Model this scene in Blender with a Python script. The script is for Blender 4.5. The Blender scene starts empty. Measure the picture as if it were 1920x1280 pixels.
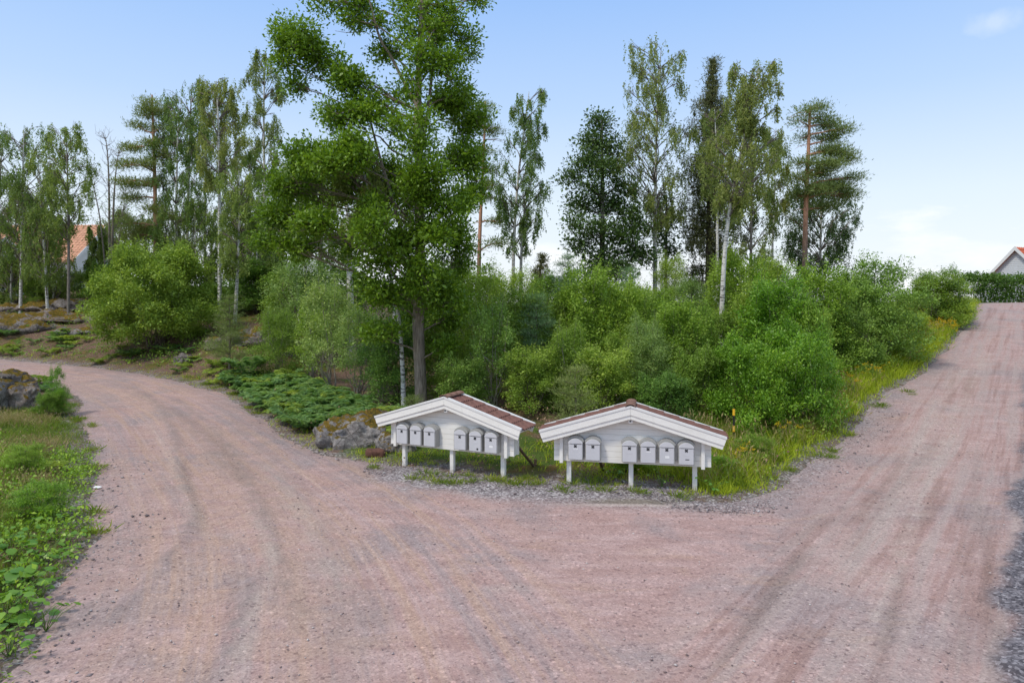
import bpy, bmesh, math, random
import numpy as np
from mathutils import Vector, Matrix, Euler
from mathutils import noise as mnoise

# ------------------------------------------------------------------ camera, world, sun, exposure
SC = bpy.context.scene
COL = SC.collection
CAM_H, FOC, HY, CX = 3.4, 1280.0, 567.0, 960.0
cd = bpy.data.cameras.new("camera"); cam = bpy.data.objects.new("camera", cd); COL.objects.link(cam)
cam.location = (0, 0, CAM_H); cam.rotation_euler = (math.radians(90), 0, 0)
cd.sensor_width = 36; cd.lens = 24.0; cd.shift_y = (HY - 640.0) / 1920.0
cd.clip_start = 0.1; cd.clip_end = 3000
SC.camera = cam

SUN_EL, SUN_AZ = math.radians(54), math.radians(228)      # azimuth clockwise from +Y (north): behind the camera, to the left
w = bpy.data.worlds.new("World"); SC.world = w; w.use_nodes = True
nt = w.node_tree; nt.nodes.clear(); N = nt.nodes.new; Lk = nt.links.new
out = N("ShaderNodeOutputWorld"); bg = N("ShaderNodeBackground")
sky = N("ShaderNodeTexSky"); sky.sky_type = 'NISHITA'; sky.sun_disc = False
sky.sun_elevation = SUN_EL; sky.sun_rotation = SUN_AZ; sky.air_density = 1.0; sky.dust_density = 2.0; sky.ozone_density = 1.5
tc = N("ShaderNodeTexCoord"); sep = N("ShaderNodeSeparateXYZ"); Lk(tc.outputs["Generated"], sep.inputs[0])
# thin veil of high cloud: pale everywhere, thickest near the horizon
ramp = N("ShaderNodeValToRGB"); cr = ramp.color_ramp
cr.elements[0].position = 0.0; cr.elements[0].color = (6.9, 7.1, 7.35, 1)
cr.elements[1].position = 1.0; cr.elements[1].color = (5.5, 5.9, 6.5, 1)
e = cr.elements.new(0.14); e.color = (5.6, 6.4, 7.25, 1)
e = cr.elements.new(0.27); e.color = (3.7, 5.05, 7.15, 1)
e = cr.elements.new(0.42); e.color = (2.35, 3.95, 7.0, 1)
e = cr.elements.new(0.65); e.color = (4.4, 5.3, 6.7, 1)
Lk(sep.outputs["Z"], ramp.inputs[0])
mixv = N("ShaderNodeMix"); mixv.data_type = 'RGBA'; mixv.inputs[0].default_value = 0.88
Lk(sky.outputs[0], mixv.inputs[6]); Lk(ramp.outputs[0], mixv.inputs[7])
# low cumulus banks and wisps
mp = N("ShaderNodeMapping"); mp.inputs["Scale"].default_value = (2.2, 2.2, 7.0); mp.inputs["Location"].default_value = (0.8, 0.2, 0.15)
Lk(tc.outputs["Generated"], mp.inputs[0])
nz = N("ShaderNodeTexNoise"); nz.inputs["Scale"].default_value = 2.4; nz.inputs["Detail"].default_value = 7; nz.inputs["Roughness"].default_value = 0.58
Lk(mp.outputs[0], nz.inputs[0])
band = N("ShaderNodeMapRange"); band.inputs[1].default_value = 0.02; band.inputs[2].default_value = 0.21; band.inputs[3].default_value = 0.115; band.inputs[4].default_value = -0.16
Lk(sep.outputs["Z"], band.inputs[0])
ad = N("ShaderNodeMath"); ad.operation = 'ADD'; Lk(nz.outputs[0], ad.inputs[0]); Lk(band.outputs[0], ad.inputs[1])
cm = N("ShaderNodeMapRange"); cm.inputs[1].default_value = 0.55; cm.inputs[2].default_value = 0.70; Lk(ad.outputs[0], cm.inputs[0])
cl = N("ShaderNodeMath"); cl.operation = 'MULTIPLY'; cl.inputs[1].default_value = 0.75; cl.use_clamp = True; Lk(cm.outputs[0], cl.inputs[0])
mix2 = N("ShaderNodeMix"); mix2.data_type = 'RGBA'; Lk(cl.outputs[0], mix2.inputs[0])
Lk(mixv.outputs[2], mix2.inputs[6]); mix2.inputs[7].default_value = (7.2, 7.3, 7.4, 1)
# one small wisp high on the right
d0 = Vector(((1862 - CX) / FOC, 1.0, (HY - 42) / FOC)).normalized()
sub = N("ShaderNodeVectorMath"); sub.operation = 'SUBTRACT'; Lk(tc.outputs["Generated"], sub.inputs[0]); sub.inputs[1].default_value = d0
scl = N("ShaderNodeVectorMath"); scl.operation = 'MULTIPLY'; Lk(sub.outputs[0], scl.inputs[0]); scl.inputs[1].default_value = (42, 42, 85)
ln_ = N("ShaderNodeVectorMath"); ln_.operation = 'LENGTH'; Lk(scl.outputs[0], ln_.inputs[0])
nw = N("ShaderNodeTexNoise"); nw.inputs["Scale"].default_value = 60; nw.inputs["Detail"].default_value = 5; Lk(tc.outputs["Generated"], nw.inputs[0])
aw = N("ShaderNodeMath"); aw.operation = 'MULTIPLY_ADD'; Lk(nw.outputs[0], aw.inputs[0]); aw.inputs[1].default_value = 1.6; Lk(ln_.outputs["Value"], aw.inputs[2])
rw = N("ShaderNodeMapRange"); Lk(aw.outputs[0], rw.inputs[0]); rw.inputs[1].default_value = 2.1; rw.inputs[2].default_value = .9; rw.inputs[3].default_value = 0; rw.inputs[4].default_value = .26
mix3 = N("ShaderNodeMix"); mix3.data_type = 'RGBA'; Lk(rw.outputs[0], mix3.inputs[0]); Lk(mix2.outputs[2], mix3.inputs[6]); mix3.inputs[7].default_value = (7, 7.2, 7.4, 1)
Lk(mix3.outputs[2], bg.inputs[0]); bg.inputs[1].default_value = 0.1
Lk(bg.outputs[0], out.inputs[0])

sd = bpy.data.lights.new("sun", 'SUN'); sun = bpy.data.objects.new("sun", sd); COL.objects.link(sun)
sd.energy = 1.5; sd.angle = math.radians(10); sd.color = (1.0, 0.93, 0.80)
sdir = Vector((math.sin(SUN_AZ) * math.cos(SUN_EL), math.cos(SUN_AZ) * math.cos(SUN_EL), math.sin(SUN_EL)))
sun.rotation_euler = sdir.to_track_quat('Z', 'Y').to_euler(); sun.location = (0, 0, 30)
SC.view_settings.view_transform = 'Standard'; SC.view_settings.look = 'None'
SC.view_settings.exposure = 0.58; SC.view_settings.gamma = 1.0; SC.view_settings.use_curve_mapping = False
SC.render.engine = 'CYCLES'
SC.cycles.max_bounces = 12; SC.cycles.diffuse_bounces = 9; SC.cycles.glossy_bounces = 2; SC.cycles.transmission_bounces = 9
SC.cycles.transparent_max_bounces = 4; SC.cycles.use_denoising = True

# ------------------------------------------------------------------ helpers
R = np.random.default_rng(7)

def tag(o, label=None, cat=None, group=None, kind=None):
    if label: o['label'] = label
    if cat: o['category'] = cat
    if group: o['group'] = group
    if kind: o['kind'] = kind
    return o

def empty(name, loc, rz=0.0):
    o = bpy.data.objects.new(name, None); COL.objects.link(o)
    o.location = loc; o.rotation_euler = (0, 0, rz); o.empty_display_size = 0.2
    return o

def link(name, me, parent=None, loc=None):
    o = bpy.data.objects.new(name, me); COL.objects.link(o)
    if parent: o.parent = parent
    if loc is not None: o.location = loc
    return o

def mesh_np(name, V, faces, mat, smooth=False, attrs=None):
    """faces: list of int arrays (n,k), one per polygon size"""
    me = bpy.data.meshes.new(name)
    V = np.asarray(V, dtype=np.float32)
    faces = [np.asarray(f, dtype=np.int32) for f in faces if len(f)]
    me.vertices.add(len(V)); me.vertices.foreach_set("co", V.ravel())
    nl = sum(f.size for f in faces); nf = sum(len(f) for f in faces)
    me.loops.add(nl); me.loops.foreach_set("vertex_index", np.concatenate([f.ravel() for f in faces]))
    me.polygons.add(nf)
    tot = np.concatenate([np.full(len(f), f.shape[1], dtype=np.int32) for f in faces])
    st = np.concatenate([[0], np.cumsum(tot)[:-1]]).astype(np.int32)
    me.polygons.foreach_set("loop_start", st); me.polygons.foreach_set("loop_total", tot)
    if smooth: me.polygons.foreach_set("use_smooth", np.ones(nf, dtype=bool))
    me.update(calc_edges=True)
    for k, a in (attrs or {}).items():
        a = np.asarray(a, dtype=np.float32)
        if a.ndim == 1:
            at = me.attributes.new(k, 'FLOAT', 'POINT'); at.data.foreach_set("value", a)
        else:
            at = me.attributes.new(k, 'FLOAT_VECTOR', 'POINT'); at.data.foreach_set("vector", a.ravel())
    if mat: me.materials.append(mat)
    return me

def sstep(a, b, x):
    t = np.clip((x - a) / (b - a), 0, 1); return t * t * (3 - 2 * t)

def vnoise(x, y, seed=0, oct=4):
    """cheap smooth value noise made of sines, vectorised"""
    r = np.random.default_rng(seed + 991); s = np.zeros_like(np.asarray(x, dtype=float)); a = 1.0; f = 1.0; tot = 0
    for o in range(oct):
        for k in range(4):
            th = r.uniform(0, 6.283); ph = r.uniform(0, 6.283); ff = f * r.uniform(.7, 1.4)
            s += a * np.sin((x * math.cos(th) + y * math.sin(th)) * ff + ph + 1.3 * np.sin((x * math.sin(th + 1) - y * math.cos(th + 1)) * ff * .8 + ph * 2))
        tot += a * 2; a *= .55; f *= 2.1
    return s / tot

def px(xp, yp, Y):
    """world point seen at photo pixel (xp, yp) at distance Y"""
    return np.array([(xp - CX) / FOC * Y, Y, CAM_H - (yp - HY) / FOC * Y])

# ------------------------------------------------------------------ road outline and terrain
ROAD = np.array([(-60, 40), (-40, 36.2), (-31, 34.6), (-25, 33.3), (-17.9, 30.2), (-13.6, 27.4), (-10.1, 24.2), (-7.8, 20.8), (-5.6, 17.2), (-4.1, 15.5), (-2.55, 14.35),
    (-1.1, 13.75), (0, 13.2), (1.07, 13.0), (2.1, 12.85), (3.2, 12.6), (3.35, 12.0), (3.75, 11.85), (4.5, 12.4), (6.0, 14.2), (8.4, 17), (10.9, 20), (16.4, 26), (21.5, 32), (25.8, 38),
    (28.6, 41.6), (33, 44.2), (48, 46), (80, 50), (80, -12), (-3.2, -12), (-4.35, 4.6), (-4.8, 6.2), (-5.12, 7.35), (-5.95, 9.2), (-7.35, 11.7), (-8.6, 14), (-9.7, 15.6), (-12.3, 19.3),
    (-15.0, 23.4), (-18.2, 26.8), (-23.4, 29.8), (-31, 31.2), (-40, 32.6), (-60, 36)], dtype=float)

def poly_sdf(x, y, P):
    x = np.asarray(x, float).ravel(); y = np.asarray(y, float).ravel()
    d = np.full(x.shape, 1e9); ins = np.zeros(x.shape, bool)
    n = len(P)
    for i in range(n):
        a = P[i]; b = P[(i + 1) % n]; e = b - a; l2 = e @ e
        t = np.clip(((x - a[0]) * e[0] + (y - a[1]) * e[1]) / l2, 0, 1)
        d = np.minimum(d, (x - a[0] - t * e[0]) ** 2 + (y - a[1] - t * e[1]) ** 2)
        c = ((a[1] > y) != (b[1] > y)) & (x < (b[0] - a[0]) * (y - a[1]) / (b[1] - a[1] + 1e-12) + a[0])
        ins ^= c
    d = np.sqrt(d); return np.where(ins, -d, d)

def line_dist(x, y, L):
    """distance to an open polyline, signed lateral offset and length along it"""
    L = np.asarray(L, float); best = np.full(np.shape(x), 1e9); sg = np.zeros(np.shape(x)); al = np.zeros(np.shape(x)); acc = 0
    for i in range(len(L) - 1):
        a, b = L[i], L[i + 1]; e = b - a; ln = math.hypot(*e)
        t = np.clip(((x - a[0]) * e[0] + (y - a[1]) * e[1]) / ln ** 2, 0, 1)
        dx = x - a[0] - t * e[0]; dy = y - a[1] - t * e[1]; d = np.hypot(dx, dy)
        m = d < best; best = np.where(m, d, best)
        sg = np.where(m, np.sign(e[0] * dy - e[1] * dx) * d, sg); al = np.where(m, acc + t * ln, al); acc += ln
    return best, sg, al

def road_sdf(x, y):
    x = np.asarray(x, float); s = poly_sdf(x, y, ROAD).reshape(x.shape)
    return s + 0.16 * vnoise(x * 1.1, np.asarray(y, float) * 1.1, 3, 4)

ZR = np.array([(-50, 0), (13, 0), (15, .1), (17, .33), (20, .74), (23, 1.16), (26, 1.6), (32, 2.5), (36, 3.1), (38.5, 3.33), (42, 3.38), (60, 3.38), (120, 3.0), (900, 3.0)])
ZL = np.array([(-50, 0), (17, 0), (20.8, .1), (24, .2), (27.7, .35), (30, .5), (33.5, .7), (40, 1.0), (60, 1.6), (120, 2.4), (900, 3.0)])

def T(x, y):
    x = np.asarray(x, float); y = np.asarray(y, float)
    zl = np.interp(y, ZL[:, 0], ZL[:, 1]); zr = np.interp(y, ZR[:, 0], ZR[:, 1])
    wr = sstep(-7, 6, x)
    s = poly_sdf(x, y, ROAD).reshape(x.shape)
    # bank that rises beyond the outer edge of the left road
    outer = (y > 14) & (y - 14 > -(x + 2.4) * 0.85) & (s > 0)
    bank = np.where(outer, np.interp(s, [0, .6, 3, 6, 10, 16, 40], [0, .12, .95, 1.5, 2.1, 2.9, 3.3]), 0) * sstep(-5.5, -14, x) * (1 - sstep(80, 160, y))
    inner = (~outer) & (s > 0) & (x < -3)
    bank2 = np.where(inner, np.interp(s, [0, 1, 4, 12], [0, .08, .38, .8]), 0)
    z = zl * (1 - wr) + zr * wr + bank + bank2
    z = z + sstep(.3, 2.5, s) * 0.10 * vnoise(x * .9, y * .9, 5, 4) * (1 - sstep(60, 120, y))
    # a dip of ditch and verge between the climbing road and the thicket
    z = z - 0.30 * np.exp(-((s - 1.7) / .8) ** 2) * sstep(4, 7, x) * (s > 0) * (y > 10) * (1 - sstep(38, 44, y))
    return z

def Tp(x, y): return float(T(np.array([x]), np.array([y]))[0])

# ------------------------------------------------------------------ material helpers
def newmat(name):
    m = bpy.data.materials.new(name); m.use_nodes = True
    nt = m.node_tree; nt.nodes.clear()
    o = nt.nodes.new("ShaderNodeOutputMaterial"); p = nt.nodes.new("ShaderNodeBsdfPrincipled")
    nt.links.new(p.outputs[0], o.inputs[0])
    return m, nt, p

def nd(nt, typ, **kw):
    n = nt.nodes.new(typ)
    for k, v in kw.items():
        if k.startswith("i_"): n.inputs[k[2:].replace("_", " ")].default_value = v
        else: setattr(n, k, v)
    return n

def noise_tex(nt, vec, scale, detail=4, rough=.55, dist=0):
    n = nt.nodes.new("ShaderNodeTexNoise"); n.inputs["Scale"].default_value = scale; n.inputs["Detail"].default_value = detail
    n.inputs["Roughness"].default_value = rough; n.inputs["Distortion"].default_value = dist
    if vec is not None: nt.links.new(vec, n.inputs["Vector"])
    return n.outputs[0]

def cramp(nt, fac, stops):
    r = nt.nodes.new("ShaderNodeValToRGB"); c = r.color_ramp
    c.elements[0].position, c.elements[0].color = stops[0][0], (*stops[0][1], 1)
    c.elements[1].position, c.elements[1].color = stops[-1][0], (*stops[-1][1], 1)
    for p, col in stops[1:-1]:
        e = c.elements.new(p); e.color = (*col, 1)
    nt.links.new(fac, r.inputs[0]); return r.outputs[0]

def mixc(nt, fac, a, b, mode='MIX'):
    m = nt.nodes.new("ShaderNodeMix"); m.data_type = 'RGBA'; m.blend_type = mode
    for s, v in ((0, fac), (6, a), (7, b)):
        if hasattr(v, "node"): nt.links.new(v, m.inputs[s])
        elif s == 0: m.inputs[0].default_value = v
        else: m.inputs[s].default_value = (*v, 1)
    return m.outputs[2]

def mrange(nt, v, a, b, c=0, d=1):
    m = nt.nodes.new("ShaderNodeMapRange"); nt.links.new(v, m.inputs[0])
    for i, x in enumerate((a, b, c, d)): m.inputs[i + 1].default_value = x
    return m.outputs[0]

def mth(nt, op, a, b=0.0, clamp=False):
    m = nt.nodes.new("ShaderNodeMath"); m.operation = op; m.use_clamp = clamp
    for i, v in enumerate((a, b)):
        if hasattr(v, "node"): nt.links.new(v, m.inputs[i])
        else: m.inputs[i].default_value = v
    return m.outputs[0]

def bump(nt, p, h, strength=.3, dist=.02):
    b = nt.nodes.new("ShaderNodeBump"); b.inputs["Strength"].default_value = strength; b.inputs["Distance"].default_value = dist
    nt.links.new(h, b.inputs["Height"]); nt.links.new(b.outputs[0], p.inputs["Normal"])

def objco(nt): return nt.nodes.new("ShaderNodeTexCoord").outputs["Object"]
def worldpos(nt): return nt.nodes.new("ShaderNodeNewGeometry").outputs["Position"]
def attr(nt, name, vec=False):
    a = nt.nodes.new("ShaderNodeAttribute"); a.attribute_name = name
    return a.outputs["Vector"] if vec else a.outputs["Fac"]
def mapping(nt, v, scale=(1, 1, 1), loc=(0, 0, 0)):
    m = nt.nodes.new("ShaderNodeMapping"); nt.links.new(v, m.inputs[0]); m.inputs["Scale"].default_value = scale; m.inputs["Location"].default_value = loc
    return m.outputs[0]

def plain(name, col, rough=.6, var=.12, scale=8, bumps=.0, metal=0, spec=.4):
    m, nt, p = newmat(name); v = objco(nt)
    n = noise_tex(nt, v, scale, 5)
    lo = tuple(c * (1 - var) for c in col); hi = tuple(min(1, c * (1 + var)) for c in col)
    nt.links.new(cramp(nt, n, [(.3, lo), (.7, hi)]), p.inputs["Base Color"])
    p.inputs["Roughness"].default_value = rough; p.inputs["Metallic"].default_value = metal; p.inputs["Specular IOR Level"].default_value = spec
    if bumps: bump(nt, p, noise_tex(nt, v, scale * 5, 4), bumps, .01)
    return m

def leafmat(name, cols, trans=.35, rough=.55, spec=.35, hue_scale=.5, gain=(1.90, 1.56, 1.30)):
    """cols: dark, mid, light leaf colours; each leaf draws its own, patches of the crown lean one way"""
    m, nt, p = newmat(name); g = nt.nodes.new("ShaderNodeNewGeometry")
    oi = nt.nodes.new("ShaderNodeObjectInfo")
    n = noise_tex(nt, g.outputs["Position"], hue_scale, 3, .6)
    n2 = noise_tex(nt, g.outputs["Position"], hue_scale * 5, 2, .6)
    f = mth(nt, 'MULTIPLY', g.outputs["Random Per Island"], .55)
    f = mth(nt, 'ADD', f, mth(nt, 'MULTIPLY', mrange(nt, n, .3, .7), .3))
    f = mth(nt, 'ADD', f, mth(nt, 'MULTIPLY', mrange(nt, n2, .3, .7), .15))
    st = [(i / (len(cols) - 1), tuple(min(.75, q * g_) for q, g_ in zip(c, gain))) for i, c in enumerate(cols)]
    col = cramp(nt, f, st)
    hs = nt.nodes.new("ShaderNodeHueSaturation"); nt.links.new(col, hs.inputs["Color"])
    nt.links.new(mrange(nt, oi.outputs["Random"], 0, 1, .485, .512), hs.inputs["Hue"])
    nt.links.new(mrange(nt, oi.outputs["Random"], 0, 1, 1.12, .86), hs.inputs["Value"])
    col = hs.outputs[0]
    nt.links.new(col, p.inputs["Base Color"]); p.inputs["Roughness"].default_value = rough; p.inputs["Specular IOR Level"].default_value = spec
    t = nt.nodes.new("ShaderNodeBsdfTranslucent"); nt.links.new(mixc(nt, 1.0, col, (1.15, 1.15, .68), 'MULTIPLY'), t.inputs[0])
    mx = nt.nodes.new("ShaderNodeMixShader"); mx.inputs[0].default_value = trans
    nt.links.new(p.outputs[0], mx.inputs[1]); nt.links.new(t.outputs[0], mx.inputs[2])
    nt.links.new(mx.outputs[0], nt.nodes["Material Output"].inputs[0])
    return m
# ------------------------------------------------------------------ ground sheet
def soil_mat():
    m, nt, p = newmat("forest_floor"); v = worldpos(nt)
    n1 = noise_tex(nt, v, .55, 5, .6, .3); n2 = noise_tex(nt, v, 3.1, 6, .65); n3 = noise_tex(nt, v, 22, 4, .7); n4 = noise_tex(nt, v, 1.5, 4, .6)
    litter = cramp(nt, n3, [(.3, (.07, .042, .030)), (.5, (.17, .105, .075)), (.7, (.33, .24, .18))])
    moss = cramp(nt, n2, [(.3, (.06, .075, .018)), (.5, (.12, .115, .025)), (.62, (.17, .10, .04)), (.78, (.26, .15, .03))])
    grass = cramp(nt, n3, [(.3, (.035, .07, .012)), (.7, (.12, .17, .035))])
    c = mixc(nt, mrange(nt, n1, .50, .60), litter, moss)
    c = mixc(nt, mrange(nt, mth(nt, 'ADD', n4, mth(nt, 'MULTIPLY', attr(nt, "green"), .35)), .55, .68), c, grass)
    vo = nt.nodes.new("ShaderNodeTexVoronoi"); vo.inputs["Scale"].default_value = 30; nt.links.new(v, vo.inputs["Vector"])
    sp2 = nt.nodes.new("ShaderNodeSeparateColor"); nt.links.new(vo.outputs["Color"], sp2.inputs[0])
    grav = cramp(nt, sp2.outputs[0], [(.0, (.09, .075, .07)), (.45, (.21, .175, .165)), (.8, (.34, .30, .29)), (1, (.54, .50, .49))])
    grav = mixc(nt, mrange(nt, n2, .48, .58, 0, .7), grav, litter)
    c = mixc(nt, attr(nt, "grav"), c, grav)
    nt.links.new(c, p.inputs["Base Color"]); p.inputs["Roughness"].default_value = .95; p.inputs["Specular IOR Level"].default_value = .15
    bump(nt, p, mth(nt, 'ADD', mth(nt, 'MULTIPLY', n2, 2.0), n3), .8, .06)
    return m

xs = np.concatenate([[-700, -400, -240, -160, -110, -85], np.arange(-70, -30, 1.0), np.arange(-30, 30, .25), np.arange(30, 72, 1.0), [85, 110, 160, 240, 400, 700]])
ys = np.concatenate([[-200, -80, -30, -14, -6], np.arange(0, 42, .25), np.arange(42, 80, 1.0), [84, 92, 105, 130, 170, 240, 340, 500, 900]])
X, Y = np.meshgrid(xs, ys); s = road_sdf(X, Y)
Z = T(X, Y) - 0.16 * sstep(-.05, -.55, s)
Z = Z + sstep(.1, .8, s) * 0.03 * vnoise(X * 4, Y * 4, 8, 2)
nx, ny = len(xs), len(ys); idx = np.arange(nx * ny).reshape(ny, nx)
Fq = np.stack([idx[:-1, :-1], idx[:-1, 1:], idx[1:, 1:], idx[1:, :-1]], -1).reshape(-1, 4)
huts = sstep(-3.4, -2.2, X) * (1 - sstep(3.0, 4.0, X)) * sstep(12, 12.6, Y) * (1 - sstep(13.7, 15.5, Y))
grav = np.clip(1 - sstep(.0, .55, s + .25 * vnoise(X * 3, Y * 3, 12, 3)), 0, 1)
grav = np.maximum(grav * .9, 0)
patch = np.exp(-(((X + 10.6) / 1.3) ** 2 + ((Y - 14.8) / 2.0) ** 2))
grav = np.clip(grav + patch, 0, 1)
green = np.where(X > -4, np.clip(1 - sstep(.5, 5, s), 0, 1), np.where((Y < 22) & (X < -7) & (Y < 14 - (X + 2.4) * .5), .8, .02)) * (1 - huts) + (Y > 60)
me = mesh_np("ground", np.stack([X.ravel(), Y.ravel(), Z.ravel()], 1), [Fq], soil_mat(), True, {"grav": grav.ravel(), "green": green.ravel()})
tag(link("ground", me), "rolling forest floor of soil moss leaf litter and gravel", None, None, "structure")

# ------------------------------------------------------------------ gravel road (both arms and the junction are one sheet)
DIRR = np.array([.612, .791]); PR0 = np.array([6.0, 14.2])
LCEN = [(0.6, -6), (-0.6, 3), (-1.6, 7), (-3.4, 11), (-6.3, 15.2), (-9.2, 19.6), (-12.6, 23.6), (-16.5, 27.7), (-24, 31.5), (-36, 34.0), (-60, 38)]
LCEN = np.array(LCEN, float)
def smooth_line(L, n=6):
    L = np.asarray(L, float)
    for _ in range(2):
        Q = [L[0]]
        for a, b in zip(L[:-1], L[1:]): Q += [a * .75 + b * .25, a * .25 + b * .75]
        Q.append(L[-1]); L = np.array(Q)
    return L
LCEN = smooth_line(LCEN)
def pxg(*pts):     # photo pixels on the road surface -> ground XY
    o = []
    for a, b in pts:
        y = 8.0
        for _ in range(40):
            xx = (a - CX) / FOC * y; z = float(np.interp(y, ZR[:, 0], ZR[:, 1])) if a > 900 else float(np.interp(y, ZL[:, 0], ZL[:, 1]))
            y = .5 * y + .5 * (CAM_H - z) * FOC / (b - HY)
        o.append(((a - CX) / FOC * y, y))
    return smooth_line(o)
LOOSE = [ (pxg((395, 1290), (435, 1200), (450, 1150), (480, 1090), (500, 1050)), .09, 1.0),
          (pxg((190, 1180), (235, 1130), (290, 1080), (345, 1010), (368, 960), (350, 925), (335, 890), (330, 850), (325, 800), (290, 750), (240, 720)), .08, .9),
          (pxg((430, 900), (395, 830), (330, 775), (260, 738), (180, 712)), .2, .6),
          (pxg((560, 1180), (540, 1100), (505, 1010), (480, 940), (440, 850), (385, 785), (320, 745)), .14, .8),
          (pxg((640, 1290), (690, 1180), (640, 1060), (575, 960), (520, 880), (470, 820), (420, 780)), .35, .45) ]
TAN = [ (pxg((300, 1290), (330, 1180), (400, 1060), (430, 980), (410, 900), (370, 830), (300, 770), (220, 735), (130, 712)), .5, .7),
        (pxg((560, 1290), (560, 1150), (540, 1050), (500, 950), (450, 870), (390, 800)), .45, .9),
        (pxg((210, 1150), (250, 1060), (300, 950), (300, 870), (270, 800)), .35, .5),
        (pxg((640, 1290), (640, 1150), (600, 1040), (540, 940)), .3, .5) ]
DARKT = [ (pxg((380, 1010), (375, 950), (350, 905), (345, 860)), .035, .9), (pxg((455, 910), (430, 850), (375, 795), (320, 762)), .05, .7), (pxg((215, 1170), (235, 1140), (250, 1120)), .06, .8), (pxg((425, 1170), (438, 1110), (450, 1075)), .03, .8),
          (pxg((1320, 1285), (1385, 1200), (1440, 1125), (1500, 1045), (1520, 1020)), .07, 1.0),
          (pxg((1643, 1285), (1655, 1215), (1675, 1140), (1697, 1060)), .045, 1.0),
          (pxg((1590, 1040), (1640, 960), (1690, 900), (1760, 820)), .14, .55),
          (pxg((1470, 1030), (1530, 985), (1590, 950)), .12, .6),
          (pxg((1880, 1290), (1865, 1180), (1850, 1040), (1840, 950)), .12, .6),
          (pxg((1800, 1290), (1805, 1150), (1815, 1000), (1835, 850)), .10, .4),
          (pxg((1560, 1010), (1640, 930), (1700, 860)), .1, .4) ]
PALE = [ (pxg((425, 1290), (462, 1200), (475, 1150), (505, 1080), (512, 1030), (470, 960)), .07, .9), (pxg((640, 1100), (585, 1010), (560, 950), (500, 870)), .14, .6),
         (pxg((385, 1000), (345, 930), (325, 860), (280, 790)), .12, .5),
         (pxg((1600, 1290), (1625, 1200), (1660, 1110), (1700, 1010), (1740, 900), (1800, 760), (1850, 660)), .13, .8),
         (pxg((1680, 900), (1745, 790), (1800, 690), (1850, 610)), .15, .7),
         (pxg((920, 1104), (960, 1100), (990, 1104)), .09, .9),
         (pxg((1560, 1100), (1620, 1020), (1680, 930), (1750, 830)), .3, .5),
         (pxg((600, 1010), (560, 960), (520, 900)), .12, .5),
         (pxg((370, 990), (430, 1005), (460, 1010)), .05, .5) ]

gx = np.concatenate([np.arange(-60, -14, .45), np.arange(-14, 10, .09), np.arange(10, 34, .25), np.arange(34, 80.5, 1.5)])
gy = np.concatenate([np.arange(-12, 5, .8), np.arange(5, 15.5, .085), np.arange(15.5, 24, .16), np.arange(24, 51, .35)])
X, Y = np.meshgrid(gx, gy); s = road_sdf(X, Y)
nx, ny = len(gx), len(gy); idx = np.arange(nx * ny).reshape(ny, nx)
ins = s < 0
keep = (ins[:-1, :-1] | ins[:-1, 1:] | ins[1:, 1:] | ins[1:, :-1])
Fq = np.stack([idx[:-1, :-1], idx[:-1, 1:], idx[1:, 1:], idx[1:, :-1]], -1)[keep].reshape(-1, 4)
used = np.unique(Fq); rem = np.full(nx * ny, -1); rem[used] = np.arange(len(used)); Fq = rem[Fq]
x = X.ravel()[used]; y = Y.ravel()[used]; s = s.ravel()[used]
e = .02; gxx = (road_sdf(x + e, y) - road_sdf(x - e, y)) / (2 * e); gyy = (road_sdf(x, y + e) - road_sdf(x, y - e)) / (2 * e)
o = s > 0; x = np.where(o, x - s * gxx, x); y = np.where(o, y - s * gyy, y); s = np.where(o, 0, s)
def stripes(L):
    v = np.zeros_like(x)
    for ln, wd, st in L:
        d, _, al = line_dist(x, y, ln)
        ends = sstep(0, .8, al) * sstep(0, .8, al.max() - al + .0)
        wob = 1 + .5 * vnoise(x * 2.2, y * 2.2, int(wd * 999), 3)
        v = np.maximum(v, st * np.exp(-(d / (wd * wob + .01)) ** 2 * .9) * (.55 + .45 * ends))
    return v
loose, tanm, darkm, pale = stripes(LOOSE), stripes(TAN), stripes(DARKT), stripes(PALE)
dL, tL, sL = line_dist(x, y, LCEN)
tR = (x - PR0[0]) * DIRR[1] - (y - PR0[1]) * DIRR[0]; sR = (x - PR0[0]) * DIRR[0] + (y - PR0[1]) * DIRR[1]
wL = 1 - sstep(1.6, 3.4, dL); wR = sstep(.3, 1.6, tR) * (1 - sstep(4.4, 5.2, tR))
wR = wR * sstep(-11, -7.5, sR + 1.5 * vnoise(x, y, 4, 2)); 
dk = sstep(3.5, 3.75, tR + .18 * vnoise(x * 2, y * 2, 9, 3)) * (y < 24) * (x > 2)           # coarse dark stone strip on the far right
edge = np.clip(1 - sstep(.1, 1.3, -s), 0, 1)
should = sstep(-3.2, -2.2, x) * (1 - sstep(3.2, 5.0, x)) * sstep(11.2, 12.2, y + .16 * x) * (1 - sstep(1.3, 2.0, -s + .3 * vnoise(x * 2, y * 2, 31, 3)))
should = np.maximum(should, .45 * np.exp(-((tR - .25) / .5) ** 2) * (y > 11.5) * (y < 40))
pud = np.exp(-(((x - 2.05) / .85) ** 2 + ((y - 11.72) / .17) ** 2) ** 2)
pudrim = np.exp(-(((x - 2.05) / 1.0) ** 2 + ((y - 11.5) / .10) ** 2) ** 2)
z = T(x, y) + .03 * sstep(.05, -.5, s) - .03
z = z + np.where(s < -.5, .012 * vnoise(x * 1.3, y * 1.3, 21, 3), 0)
z = z + .035 * loose - .018 * tanm - .02 * darkm - .02 * pud + .012 * should * vnoise(x * 9, y * 9, 6, 2)
z = z + wR * .008 * np.sin(tR * 5 + .3 * np.sin(sR * .5)) + wL * .010 * np.sin(tL * 4.2 + .5 * np.sin(sL * .4))
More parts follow.
